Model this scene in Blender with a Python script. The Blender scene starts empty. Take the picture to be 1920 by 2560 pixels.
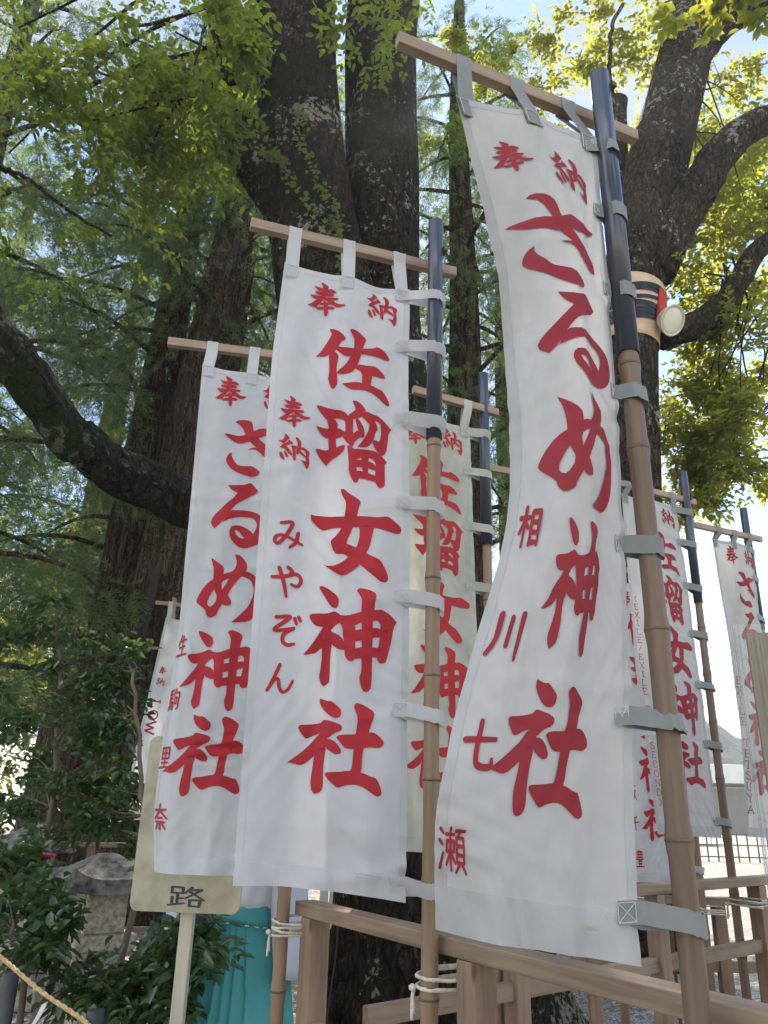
import bpy, bmesh, math, random
import numpy as np
from mathutils import Matrix, Vector, geometry
R = math.radians
SC = bpy.context.scene
COL = SC.collection
rng = np.random.default_rng(7)
random.seed(7)

# ---------------------------------------------------------------- camera
CAM_H = 1.5
FPX = 1922.0                      # focal length in pixels of the 1920x2560 photograph
_zen = np.array([133.7, 5099.4, FPX]); AZ = _zen / np.linalg.norm(_zen)      # world up in camera axes (right, up, forward)
_f = np.array([0, 0, 1.0]); AY = _f - AZ * AZ.dot(_f); AY /= np.linalg.norm(AY)
AX = np.cross(AY, AZ)
if AX[0] < 0: AX = -AX
cam = bpy.data.cameras.new('camera'); cam_o = bpy.data.objects.new('camera', cam); COL.objects.link(cam_o)
cam.sensor_fit = 'VERTICAL'; cam.sensor_height = 24.0; cam.lens = 24.0 * FPX / 2560.0
cam.clip_start = 0.05; cam.clip_end = 3000
right = Vector((AX[0], AY[0], AZ[0])); up = Vector((AX[1], AY[1], AZ[1])); fwd = Vector((AX[2], AY[2], AZ[2]))
m = Matrix((right, up, -fwd)).transposed().to_4x4(); m.translation = (0, 0, CAM_H)
cam_o.matrix_world = m
SC.camera = cam_o

# ---------------------------------------------------------------- sky, sun, exposure
SUN_AZ, SUN_EL = R(6), R(48)    # azimuth from +Y towards +X
w = bpy.data.worlds.new('World'); SC.world = w; w.use_nodes = True
nt = w.node_tree; nt.nodes.clear()
wo = nt.nodes.new('ShaderNodeOutputWorld'); bg = nt.nodes.new('ShaderNodeBackground')
sky = nt.nodes.new('ShaderNodeTexSky'); sky.sky_type = 'NISHITA'; sky.sun_disc = False
sky.sun_elevation = SUN_EL; sky.sun_rotation = SUN_AZ; sky.air_density = 1.0; sky.dust_density = .05
tc = nt.nodes.new('ShaderNodeTexCoord'); mp = nt.nodes.new('ShaderNodeMapping'); mp.inputs['Scale'].default_value = (1, 1, 2.2)
nz = nt.nodes.new('ShaderNodeTexNoise'); nz.inputs['Scale'].default_value = 2.3; nz.inputs['Detail'].default_value = 7; nz.inputs['Roughness'].default_value = .55
cr = nt.nodes.new('ShaderNodeValToRGB'); cr.color_ramp.elements[0].position = .47; cr.color_ramp.elements[1].position = .70
mx = nt.nodes.new('ShaderNodeMixRGB')
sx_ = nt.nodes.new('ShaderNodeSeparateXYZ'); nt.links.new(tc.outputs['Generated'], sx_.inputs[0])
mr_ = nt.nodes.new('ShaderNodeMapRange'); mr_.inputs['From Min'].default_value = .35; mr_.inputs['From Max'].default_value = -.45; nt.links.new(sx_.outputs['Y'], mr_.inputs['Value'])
cl_ = nt.nodes.new('ShaderNodeMixRGB'); cl_.inputs['Color1'].default_value = (2.5, 2.62, 2.8, 1); cl_.inputs['Color2'].default_value = (15.5, 14.8, 13.8, 1)  # clouds behind the camera set far brighter to light the banner fronts
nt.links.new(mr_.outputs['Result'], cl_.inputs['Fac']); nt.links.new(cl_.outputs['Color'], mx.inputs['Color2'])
nt.links.new(tc.outputs['Generated'], mp.inputs['Vector']); nt.links.new(mp.outputs['Vector'], nz.inputs['Vector'])
nt.links.new(nz.outputs['Fac'], cr.inputs['Fac']); nt.links.new(cr.outputs['Color'], mx.inputs['Fac'])
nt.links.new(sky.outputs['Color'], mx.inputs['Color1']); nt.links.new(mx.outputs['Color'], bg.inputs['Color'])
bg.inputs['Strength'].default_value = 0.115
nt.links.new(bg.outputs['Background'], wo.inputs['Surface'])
sun = bpy.data.lights.new('sun', 'SUN'); sun.energy = 5.0; sun.angle = R(.5); sun.color = (1, .93, .82)
sun_o = bpy.data.objects.new('sun', sun); COL.objects.link(sun_o)
to_sun = Vector((math.sin(SUN_AZ) * math.cos(SUN_EL), math.cos(SUN_AZ) * math.cos(SUN_EL), math.sin(SUN_EL)))
sun_o.rotation_euler = to_sun.to_track_quat('Z', 'Y').to_euler()
SC.view_settings.view_transform = 'Standard'; SC.view_settings.look = 'None'; SC.view_settings.gamma = 1
SC.view_settings.use_curve_mapping = False
SC.view_settings.exposure = 1.26
SC.render.engine = 'CYCLES'
SC.cycles.use_denoising = True
SC.cycles.max_bounces = 6; SC.cycles.diffuse_bounces = 4; SC.cycles.transmission_bounces = 4; SC.cycles.transparent_max_bounces = 8
SC.cycles.sample_clamp_indirect = 6
SC.cycles.caustics_reflective = False; SC.cycles.caustics_refractive = False

# ---------------------------------------------------------------- measuring helpers: a photograph pixel at a known distance gives a point
def ray(x, y):
    d = np.array([(x - 960) / FPX, -(y - 1280) / FPX, 1.0])
    return np.array([d @ AX, d @ AY, d @ AZ])
def at(x, y, Y):
    d = ray(x, y); p = d * (Y / d[1]); p[2] += CAM_H; return p
def atP(x, y, Y): return at(x * 1.1574, y * 1.1574, Y)

# ---------------------------------------------------------------- object helpers
def link(o, parent=None):
    COL.objects.link(o)
    if parent is not None: o.parent = parent
    return o
def tag(o, label, cat, group=None, kind=None):
    if label: o['label'] = label
    if cat: o['category'] = cat
    if group: o['group'] = group
    if kind: o['kind'] = kind
    return o
def empty(name, loc, label, cat, group=None):
    o = bpy.data.objects.new(name, None); o.empty_display_size = .2; o.location = loc; link(o)
    return tag(o, label, cat, group)

class MB:
    """collects quads and triangles, then links them as ONE mesh object"""
    def __init__(s): s.v = []; s.f = []; s.n = 0
    def add(s, v, f):
        v = np.asarray(v, float).reshape(-1, 3)
        s.v.append(v); s.f.extend([tuple(int(i) + s.n for i in q) for q in f]); s.n += len(v)
    def box(s, c, size, rot=None, taper=None):
        h = np.array(size) / 2
        v = np.array([[x, y, z] for z in (-1, 1) for y in (-1, 1) for x in (-1, 1)], float) * h
        if taper: v[4:, :2] *= taper
        if rot is not None: v = v @ np.array(rot).T
        s.add(v + np.array(c), [(0, 2, 3, 1), (4, 5, 7, 6), (0, 1, 5, 4), (2, 6, 7, 3), (0, 4, 6, 2), (1, 3, 7, 5)])
    def beam(s, a, b, wdt, hgt, up=(0, 0, 1)):
        a, b = np.array(a, float), np.array(b, float); d = b - a; L = np.linalg.norm(d); d /= L
        sd = np.cross(d, up); sd /= np.linalg.norm(sd); u = np.cross(sd, d)
        s.box((a + b) / 2, (L, wdt, hgt), np.stack([d, sd, u], 1))
    def tube(s, path, rad, n=10, cap=True, fn=None, closed=False):
        p = np.asarray(path, float); k = len(p); rad = np.broadcast_to(np.asarray(rad, float), (k,))
        t = np.gradient(p, axis=0); t /= np.linalg.norm(t, axis=1)[:, None] + 1e-9
        ref = np.array([1., 0, 0]) if abs(t[0][0]) < .8 else np.array([0, 1., 0])
        a = np.cross(t[0], ref); a /= np.linalg.norm(a)
        vs = []
        ang = np.linspace(0, 2 * math.pi, n, endpoint=False)
        for i in range(k):
            a = a - t[i] * a.dot(t[i]); a /= np.linalg.norm(a); b = np.cross(t[i], a)
            r = rad[i] * (fn(i / (k - 1), ang, p[i]) if fn else 1.0)
            vs.append(p[i] + (np.cos(ang) * r)[:, None] * a + (np.sin(ang) * r)[:, None] * b)
        f = []
        for i in range(k - 1):
            for j in range(n):
                j2 = (j + 1) % n
                f.append((i * n + j, i * n + j2, (i + 1) * n + j2, (i + 1) * n + j))
        if cap: f.append(tuple(range(n))[::-1]); f.append(tuple((k - 1) * n + j for j in range(n)))
        s.add(np.concatenate(vs), f)
    def lathe(s, prof, c=(0, 0, 0), n=24, sq=0, rot=0):
        ang = np.linspace(0, 2 * math.pi, n, endpoint=False) + rot
        vs = [np.stack([np.cos(ang) * r, np.sin(ang) * r, np.full(n, z)], 1) for r, z in prof]
        f = []
        for i in range(len(prof) - 1):
            for j in range(n):
                j2 = (j + 1) % n; f.append((i * n + j, i * n + j2, (i + 1) * n + j2, (i + 1) * n + j))
        f.append(tuple(range(n))[::-1]); f.append(tuple((len(prof) - 1) * n + j for j in range(n)))
        s.add(np.concatenate(vs) + np.array(c), f)
    def grid(s, P):
        a, b = P.shape[:2]
        f = [(i * b + j, i * b + j + 1, (i + 1) * b + j + 1, (i + 1) * b + j) for i in range(a - 1) for j in range(b - 1)]
        s.add(P.reshape(-1, 3), f)
    def build(s, name, mat, parent=None, smooth=False, bevel=0, loc=None, solid=0):
        me = bpy.data.meshes.new(name)
        v = np.concatenate(s.v) if s.v else np.zeros((0, 3))
        off = np.zeros(3)
        if parent is not None: off = root_loc(parent)
        elif loc is not None: off = np.array(loc)
        me.from_pydata((v - off).tolist(), [], s.f); me.update()
        if smooth: me.polygons.foreach_set('use_smooth', [True] * len(me.polygons))
        me.materials.append(mat)
        o = bpy.data.objects.new(name, me); link(o, parent)
        if parent is None and loc is not None: o.location = loc
        if bevel:
            b = o.modifiers.new('bevel', 'BEVEL'); b.width = bevel; b.segments = 2; b.limit_method = 'ANGLE'; b.angle_limit = R(40)
        if solid:
            b = o.modifiers.new('solid', 'SOLIDIFY'); b.thickness = solid; b.offset = 0
        return o
def root_loc(o):
    p = np.zeros(3)
    while o is not None: p += np.array(o.location); o = o.parent
    return p
def fast_mesh(name, verts, faces_idx, nper, mat, parent=None, smooth=False):
    me = bpy.data.meshes.new(name)
    off = root_loc(parent) if parent is not None else np.zeros(3)
    verts = verts - off
    me.vertices.add(len(verts)); me.vertices.foreach_set('co', verts.astype(np.float32).ravel())
    nf = len(faces_idx)
    me.loops.add(nf * nper); me.loops.foreach_set('vertex_index', faces_idx.astype(np.int32).ravel())
    me.polygons.add(nf); me.polygons.foreach_set('loop_start', np.arange(0, nf * nper, nper, dtype=np.int32))
    me.polygons.foreach_set('loop_total', np.full(nf, nper, np.int32))
    if smooth: me.polygons.foreach_set('use_smooth', np.ones(nf, bool))
    me.update(calc_edges=True); me.materials.append(mat)
    return link(bpy.data.objects.new(name, me), parent)
def unit(a): return a / (np.linalg.norm(a, axis=-1, keepdims=True) + 1e-9)
def spline(pts, n):
    p = np.asarray(pts, float); k = len(p); t = np.linspace(0, k - 1, n); i = np.clip(t.astype(int), 0, k - 2); f = (t - i)[:, None]
    q = np.concatenate([[2 * p[0] - p[1]], p, [2 * p[-1] - p[-2]]]); a, b, c, d = q[i], q[i + 1], q[i + 2], q[i + 3]
    return .5 * (2 * b + (c - a) * f + (2 * a - 5 * b + 4 * c - d) * f ** 2 + (3 * b - a - 3 * c + d) * f ** 3)

# ---------------------------------------------------------------- materials
def mat(name):
    m_ = bpy.data.materials.new(name); m_.use_nodes = True
    t = m_.node_tree; return m_, t, t.nodes, t.links, t.nodes['Principled BSDF']
def ramp(t, stops):
    c = t.nodes.new('ShaderNodeValToRGB'); e = c.color_ramp.elements
    while len(e) < len(stops): e.new(.5)
    for el, (p, col) in zip(e, stops): el.position = p; el.color = (*col, 1) if len(col) == 3 else col
    return c
def noise(t, scale, detail=4, rough=.55, vec=None, stretch=None, coord='Object'):
    n = t.nodes.new('ShaderNodeTexNoise'); n.inputs['Scale'].default_value = scale; n.inputs['Detail'].default_value = detail; n.inputs['Roughness'].default_value = rough
    tcn = t.nodes.new('ShaderNodeTexCoord'); src = tcn.outputs[coord]
    if stretch:
        mpn = t.nodes.new('ShaderNodeMapping'); mpn.inputs['Scale'].default_value = stretch; t.links.new(src, mpn.inputs['Vector']); src = mpn.outputs['Vector']
    t.links.new(src, n.inputs['Vector']); return n
def bump(t, h, strength, dist, bs, chain=None):
    b = t.nodes.new('ShaderNodeBump'); b.inputs['Strength'].default_value = strength; b.inputs['Distance'].default_value = dist
    t.links.new(h, b.inputs['Height'])
    if chain is not None: t.links.new(chain.outputs['Normal'], b.inputs['Normal'])
    if bs is not None: t.links.new(b.outputs['Normal'], bs.inputs['Normal'])
    return b
def mixc(t, fac, a, b, mode='MIX'):
    n = t.nodes.new('ShaderNodeMixRGB'); n.blend_type = mode
    for s_, v in ((0, fac), (1, a), (2, b)):
        if hasattr(v, 'is_linked') or hasattr(v, 'links'): t.links.new(v, n.inputs[s_])
        elif s_ == 0: n.inputs[0].default_value = v
        else: n.inputs[s_].default_value = (*v, 1)
    return n

def m_plain(name, col, rough=.5, var=.25, scale=8, bumpk=.0, metal=0, stretch=None, coat=0):
    m_, t, N, L, b = mat(name)
    n = noise(t, scale, 5, .6, stretch=stretch)
    c = ramp(t, [(.3, tuple(x * (1 - var) for x in col)), (.7, tuple(min(1, x * (1 + var)) for x in col))])
    L.new(n.outputs['Fac'], c.inputs['Fac']); L.new(c.outputs['Color'], b.inputs['Base Color'])
    b.inputs['Roughness'].default_value = rough; b.inputs['Metallic'].default_value = metal
    if coat: b.inputs['Coat Weight'].default_value = coat
    if bumpk: bump(t, n.outputs['Fac'], bumpk, .01, b)
    return m_
def m_wood(name, col, dark, axis='x', scale=1.0, rough=.6):
    m_, t, N, L, b = mat(name)
    st = {'x': (1.2, 22, 22), 'y': (22, 1.2, 22), 'z': (22, 22, 1.2)}[axis]
    st = tuple(x * scale for x in st)
    n = noise(t, 2.2, 6, .6, stretch=st)
    c = ramp(t, [(.3, dark), (.5, col), (.72, tuple(min(1, x * 1.18) for x in col))])
    L.new(n.outputs['Fac'], c.inputs['Fac'])
    n2 = noise(t, 3.0, 3, .5); c2 = ramp(t, [(.35, (.72, .70, .68)), (.65, (1, 1, 1))]); L.new(n2.outputs['Fac'], c2.inputs['Fac'])
    mm = mixc(t, 1.0, c.outputs['Color'], c2.outputs['Color'], 'MULTIPLY')
    # a few knots
    vo = t.nodes.new('ShaderNodeTexVoronoi'); vo.inputs['Scale'].default_value = 1.0
    tcn = t.nodes.new('ShaderNodeTexCoord'); mpn = t.nodes.new('ShaderNodeMapping')
    mpn.inputs['Scale'].default_value = {'x': (4, 11, 11), 'y': (11, 4, 11), 'z': (11, 11, 4)}[axis]
    L.new(tcn.outputs['Object'], mpn.inputs['Vector']); L.new(mpn.outputs['Vector'], vo.inputs['Vector'])
    c3 = ramp(t, [(.06, (.22, .13, .08)), (.13, (1, 1, 1))]); L.new(vo.outputs['Distance'], c3.inputs['Fac'])
    mm2 = mixc(t, .8, mm.outputs['Color'], c3.outputs['Color'], 'MULTIPLY')
    L.new(mm2.outputs['Color'], b.inputs['Base Color']); b.inputs['Roughness'].default_value = rough
    bump(t, n.outputs['Fac'], .25, .004, b)
    return m_
def m_cloth(name, col, stain=0, trans=.35, stain_col=(.30, .33, .20), crease=True):
    m_, t, N, L, b = mat(name)
    n = noise(t, 2.4, 5, .6, stretch=(1.6, 1.6, .8)); n.inputs['Distortion'].default_value = .4
    lo = .62 - stain * .22
    c = ramp(t, [(lo, (0, 0, 0)), (lo + .22, (1, 1, 1))]); L.new(n.outputs['Fac'], c.inputs['Fac'])
    mlt = t.nodes.new('ShaderNodeMath'); mlt.operation = 'MULTIPLY'; mlt.inputs[1].default_value = min(1, stain); L.new(c.outputs['Color'], mlt.inputs[0])
    cc = mixc(t, mlt.outputs[0], col, stain_col)
    n3 = noise(t, 14, 4, .6); c3 = ramp(t, [(.3, (.93, .93, .93)), (.7, (1, 1, 1))]); L.new(n3.outputs['Fac'], c3.inputs['Fac'])
    cm = mixc(t, 1, cc.outputs['Color'], c3.outputs['Color'], 'MULTIPLY')
    L.new(cm.outputs['Color'], b.inputs['Base Color']); b.inputs['Roughness'].default_value = .75
    b.inputs['Sheen Weight'].default_value = .15
    nw = noise(t, 900, 1, .5, stretch=(1, 1, .5)); bb = bump(t, nw.outputs['Fac'], .12, .001, None)
    n4 = noise(t, 9, 3, .5, stretch=(1, 1, .45)); b4 = bump(t, n4.outputs['Fac'], .6, .018, None, bb); n5 = noise(t, 24, 4, .6, stretch=(1, 1, .6)); n5.inputs['Distortion'].default_value = 1.2; bump(t, n5.outputs['Fac'], .35, .006, b, b4)
    tr = N.new('ShaderNodeBsdfTranslucent'); L.new(cm.outputs['Color'], tr.inputs['Color'])
    ms = N.new('ShaderNodeMixShader'); ms.inputs[0].default_value = trans
    L.new(b.outputs[0], ms.inputs[1]); L.new(tr.outputs[0], ms.inputs[2]); L.new(ms.outputs[0], N['Material Output'].inputs['Surface'])
    return m_
def m_leaf(name, cols, trans_col, trans=.45, rough=.38, spec=.5):
    m_, t, N, L, b = mat(name)
    g = N.new('ShaderNodeNewGeometry'); c = ramp(t, [(i / (len(cols) - 1) if len(cols) > 1 else 0, x) for i, x in enumerate(cols)])
    n = noise(t, .55, 3, .6)
    ad = N.new('ShaderNodeMath'); ad.operation = 'MULTIPLY_ADD'; ad.inputs[1].default_value = .55; L.new(g.outputs['Random Per Island'], ad.inputs[0])
    sb = N.new('ShaderNodeMath'); sb.operation = 'MULTIPLY'; sb.inputs[1].default_value = .5; L.new(n.outputs['Fac'], sb.inputs[0]); L.new(sb.outputs[0], ad.inputs[2])
    L.new(ad.outputs[0], c.inputs['Fac'])
    L.new(c.outputs['Color'], b.inputs['Base Color']); b.inputs['Roughness'].default_value = rough; b.inputs['Specular IOR Level'].default_value = spec
    tr = N.new('ShaderNodeBsdfTranslucent'); mc = mixc(t, .7, c.outputs['Color'], trans_col); L.new(mc.outputs['Color'], tr.inputs['Color'])
    ms = N.new('ShaderNodeMixShader'); ms.inputs[0].default_value = trans
    L.new(b.outputs[0], ms.inputs[1]); L.new(tr.outputs[0], ms.inputs[2]); L.new(ms.outputs[0], N['Material Output'].inputs['Surface'])
    return m_
def m_bark(name, dark, mid, light, lichen=(.42, .42, .36), lich=.0, moss=(.035, .05, .015), mossk=.3, kind='oak', lscale=16):
    m_, t, N, L, b = mat(name)
    st = (10, 10, 3.2) if kind == 'oak' else (13, 13, .55)
    n = noise(t, 2.0, 10, .72, stretch=st); n.inputs['Distortion'].default_value = .9 if kind == 'oak' else .4
    c = ramp(t, [(.34, dark), (.52, mid), (.70, light)]); L.new(n.outputs['Fac'], c.inputs['Fac'])
    # fissures between plates of bark
    vo = N.new('ShaderNodeTexVoronoi'); vo.feature = 'DISTANCE_TO_EDGE'; vo.inputs['Scale'].default_value = 1
    tcn = N.new('ShaderNodeTexCoord'); mpn = N.new('ShaderNodeMapping'); mpn.inputs['Scale'].default_value = (13, 13, 3.4) if kind == 'oak' else (15, 15, .5)
    wn = noise(t, 3.0, 4, .6); ad = N.new('ShaderNodeMixRGB'); ad.blend_type = 'ADD'; ad.inputs[0].default_value = .35
    L.new(tcn.outputs['Object'], ad.inputs[1]); L.new(wn.outputs['Color'], ad.inputs[2]); L.new(ad.outputs['Color'], mpn.inputs['Vector']); L.new(mpn.outputs['Vector'], vo.inputs['Vector'])
    cf = ramp(t, [(.0, (.18, .16, .15)), (.16, (1, 1, 1))]); L.new(vo.outputs['Distance'], cf.inputs['Fac'])
    cmf = mixc(t, .9, c.outputs['Color'], cf.outputs['Color'], 'MULTIPLY')
    n2 = noise(t, 1.3, 6, .65); c2 = ramp(t, [(.45, (0, 0, 0)), (.62, (mossk,) * 3)]); L.new(n2.outputs['Fac'], c2.inputs['Fac'])
    cm = mixc(t, c2.outputs['Color'], cmf.outputs['Color'], moss)
    out = cm
    if lich:
        n3 = noise(t, lscale, 5, .68); n3b = noise(t, 1.4, 4, .6)
        mu = N.new('ShaderNodeMath'); mu.operation = 'MULTIPLY'; L.new(n3.outputs['Fac'], mu.inputs[0]); L.new(n3b.outputs['Fac'], mu.inputs[1])
        c3 = ramp(t, [(.325, (0, 0, 0)), (.352, (lich,) * 3)]); L.new(mu.outputs[0], c3.inputs['Fac'])
        out = mixc(t, c3.outputs['Color'], cm.outputs['Color'], lichen)
    L.new(out.outputs['Color'], b.inputs['Base Color']); b.inputs['Roughness'].default_value = .92; b.inputs['Specular IOR Level'].default_value = .15
    b1 = bump(t, n.outputs['Fac'], 1.0, .14 if kind == 'oak' else .07, None)
    bump(t, cf.outputs['Color'], .8, .03, b, b1)
    return m_

M = {}
M['cloth_new'] = m_cloth('white_cloth', (.70, .69, .69), .15, .40, (.66, .66, .66))
M['cloth_mid'] = m_cloth('off_white_cloth', (.64, .62, .595), .55, .40, (.42, .42, .35))
M['cloth_old'] = m_cloth('mossy_glow_cloth', (.72, .69, .58), .75, .55, (.36, .38, .25))  # moss stains; the warm cream base stands for sunlight glowing through
M['hem_new'] = m_cloth('white_hem', (.54, .535, .54), .2, .08, (.5, .5, .5))  # hem colours darkened for the light that doubled cloth holds back
M['hem_mid'] = m_cloth('shaded_hem', (.46, .455, .45), .6, .10, (.33, .33, .29))
M['hem_old'] = m_cloth('mossy_hem', (.52, .53, .46), .8, .15, (.28, .31, .18))
M['tie_mid'] = m_cloth('grey_tie', (.235, .245, .235), .7, .10, (.16, .19, .14))
M['red_new'] = m_plain('red_print', (.37, .006, .015), .7, .08, 5)
M['red_mid'] = m_plain('dull_red_print', (.26, .009, .018), .7, .12, 5)
M['red_old'] = m_plain('faded_red_print', (.40, .012, .018), .7, .10, 5)
M['ink'] = m_plain('black_ink', (.035, .035, .035), .6, .2, 30)
M['stitch'] = m_plain('thread', (.55, .55, .56), .8, .1, 30)
M['pipe'] = m_plain('black_pvc', (.030, .036, .052), .30, .3, 6, coat=.35)  # black; slight blue in the base stands for reflected sky
M['bamboo'] = m_plain('tan_bamboo', (.235, .15, .085), .45, .28, 2.2, .05, stretch=(14, 14, .9))
M['bamboo_old'] = m_plain('brown_bamboo', (.155, .10, .062), .5, .38, 2.2, .06, stretch=(14, 14, .9))
M['bamboo_node'] = m_plain('bamboo_ring', (.115, .08, .05), .6, .3, 20)
M['bar'] = m_wood('planed_wood', (.38, .275, .19), (.24, .165, .11), 'x')
M['fence'] = m_wood('fence_wood_x', (.30, .215, .145), (.19, .125, .075), 'x', .8)
M['post'] = m_wood('fence_wood_z', (.30, .20, .13), (.205, .125, .075), 'z', .8)
M['rope'] = m_plain('white_rope', (.58, .54, .45), .85, .25, 60, .3)
M['straw'] = m_plain('straw_rope', (.52, .36, .17), .9, .35, 50, .5)
M['bark'] = m_bark('oak_bark', (.012, .009, .006), (.052, .038, .026), (.17, .135, .095), (.42, .41, .33), .75, (.030, .038, .010), .6)
M['bark2'] = m_bark('pale_bark', (.020, .015, .011), (.080, .060, .042), (.24, .195, .145), (.46, .45, .38), .75, (.045, .055, .018), .4, lscale=13)
M['moss'] = m_bark('mossy_bark', (.014, .012, .009), (.045, .038, .028), (.11, .095, .07), (.36, .36, .28), .3, (.020, .036, .009), .9)
M['cedar'] = m_bark('cedar_bark', (.030, .020, .015), (.115, .078, .055), (.25, .185, .135), mossk=.25, kind='cedar')
M['cedar_grey'] = m_bark('grey_cedar_bark', (.05, .04, .032), (.16, .13, .10), (.32, .28, .23), mossk=.25, kind='cedar')
M['stem'] = m_plain('shrub_bark', (.145, .108, .075), .85, .4, 9, .4, stretch=(1, 1, .4))
M['leaf_oak'] = m_leaf('oak_leaf', [(.018, .046, .017), (.038, .074, .024), (.080, .115, .030)], (.56, .66, .06), .54)
M['leaf_sun'] = m_leaf('light_leaf', [(.030, .060, .020), (.060, .100, .028), (.115, .145, .036)], (.72, .70, .06), .56)
M['leaf_cam'] = m_leaf('camellia_leaf', [(.026, .054, .028), (.048, .088, .038), (.095, .145, .05)], (.22, .36, .06), .30, .24, .9)
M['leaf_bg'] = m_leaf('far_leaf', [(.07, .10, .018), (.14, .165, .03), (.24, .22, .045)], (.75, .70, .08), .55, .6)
M['frond'] = m_leaf('cedar_frond', [(.026, .054, .036), (.046, .080, .046), (.080, .108, .050), (.15, .12, .06)], (.32, .46, .13), .46, .6, .3)
M['stone'] = m_plain('granite', (.36, .32, .24), .9, .5, 34, .8)
M['stone_dark'] = m_plain('mossy_granite', (.17, .165, .145), .92, .85, 14, 1.0)
M['stone_void'] = m_plain('dark_recess', (.03, .026, .02), .95, .2, 10)  # near-black colour stands for the shade inside openings and splits
M['kerb'] = m_plain('kerb_stone', (.30, .29, .27), .9, .25, 12, .3)
M['board'] = m_plain('beige_board', (.40, .35, .245), .7, .30, 9, .06)
M['teal'] = m_plain('teal_cotton', (.075, .32, .33), .9, .12, 4)
M['kimono'] = m_plain('white_cotton', (.66, .67, .72), .8, .06, 4)
M['sleeve'] = m_plain('pale_grey_cotton', (.50, .53, .60), .8, .06, 4)
M['skin'] = m_plain('skin', (.50, .31, .22), .55, .06, 8)
M['hair'] = m_plain('black_hair', (.012, .010, .009), .5, .2, 30)
M['steel'] = m_plain('dark_steel', (.055, .055, .055), .5, .3, 8, .05, metal=.3)
M['white_metal'] = m_plain('white_painted_metal', (.66, .64, .58), .5, .08, 6)
M['beige_wrap'] = m_plain('beige_wrap', (.55, .41, .28), .85, .12, 8, .2)
M['tape'] = m_plain('black_tape', (.010, .011, .014), .25, .2, 20)
M['cream'] = m_plain('cream_enamel', (.52, .49, .38), .4, .12, 8)
M['red_metal'] = m_plain('red_metal', (.42, .035, .025), .45, .15, 8)
M['pink'] = m_plain('pink_petal', (.62, .03, .12), .6, .2, 30)
M['plywood'] = m_wood('yellow_board', (.25, .18, .075), (.19, .13, .05), 'z', .5)
M['white_wall'] = m_plain('white_wall', (.70, .69, .66), .8, .08, 2)
M['wire'] = m_plain('black_wire', (.02, .02, .02), .6, .1, 10)
# clear corrugated plastic
m_, t, N, L, b = mat('clear_plastic')
b.inputs['Base Color'].default_value = (.80, .82, .80, 1); b.inputs['Roughness'].default_value = .25
trn = N.new('ShaderNodeBsdfTransparent'); ms = N.new('ShaderNodeMixShader'); ms.inputs[0].default_value = .90
n = noise(t, 6, 2); L.new(b.outputs[0], ms.inputs[1]); L.new(trn.outputs[0], ms.inputs[2]); L.new(ms.outputs[0], N['Material Output'].inputs['Surface']); M['plastic'] = m_
# gravel
m_, t, N, L, b = mat('gravel')
tcn = N.new('ShaderNodeTexCoord')
def vor(scale, feat='F1'):
    v_ = N.new('ShaderNodeTexVoronoi'); v_.inputs['Scale'].default_value = scale; v_.feature = feat; L.new(tcn.outputs['Object'], v_.inputs['Vector']); return v_
v1 = vor(30); v2 = vor(30, 'DISTANCE_TO_EDGE')
sp = N.new('ShaderNodeSeparateColor'); L.new(v1.outputs['Color'], sp.inputs[0])
c = ramp(t, [(0, (.22, .21, .195)), (.5, (.40, .375, .335)), (1, (.60, .565, .50))]); L.new(sp.outputs[0], c.inputs['Fac'])
ce = ramp(t, [(0, (.30, .28, .26)), (.10, (1, 1, 1))]); L.new(v2.outputs['Distance'], ce.inputs['Fac'])
mm = mixc(t, 1, c.outputs['Color'], ce.outputs['Color'], 'MULTIPLY')
nn = noise(t, .5, 4); cn = ramp(t, [(.35, (.80, .78, .74)), (.65, (1, 1, 1))]); L.new(nn.outputs['Fac'], cn.inputs['Fac'])
mm2 = mixc(t, 1, mm.outputs['Color'], cn.outputs['Color'], 'MULTIPLY'); L.new(mm2.outputs['Color'], b.inputs['Base Color'])
b.inputs['Roughness'].default_value = .85
inv = N.new('ShaderNodeMath'); inv.operation = 'SUBTRACT'; inv.inputs[0].default_value = 1; L.new(v1.outputs['Distance'], inv.inputs[1])
bump(t, inv.outputs[0], 1.0, .03, b); M['gravel'] = m_
# hill forest
m_, t, N, L, b = mat('hill_forest')
n = noise(t, .22, 8, .7); c = ramp(t, [(.35, (.008, .018, .014)), (.6, (.028, .050, .034))]); L.new(n.outputs['Fac'], c.inputs['Fac']); L.new(c.outputs['Color'], b.inputs['Base Color'])
b.inputs['Roughness'].default_value = 1; bump(t, n.outputs['Fac'], 1, 4, b); M['hill'] = m_

# ================================================================ SETTING
g = MB()
xs = np.concatenate([-np.geomspace(170, 12, 10), np.linspace(-11, 11, 23), np.geomspace(12, 170, 10)])
ys = np.concatenate([[-30, -14], np.linspace(-6, 40, 60), np.geomspace(45, 150, 8)])
X, Y = np.meshgrid(xs, ys)
Zg = .012 * np.sin(X * 1.3 + .5 * Y) + .01 * np.sin(Y * 1.7 - .4 * X)
Zg *= (np.abs(X) < 30) & (np.abs(Y) < 60)
g.grid(np.stack([X, Y, Zg], -1))
tag(g.build('ground', M['gravel'], smooth=True), None, None, kind='structure')
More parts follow.
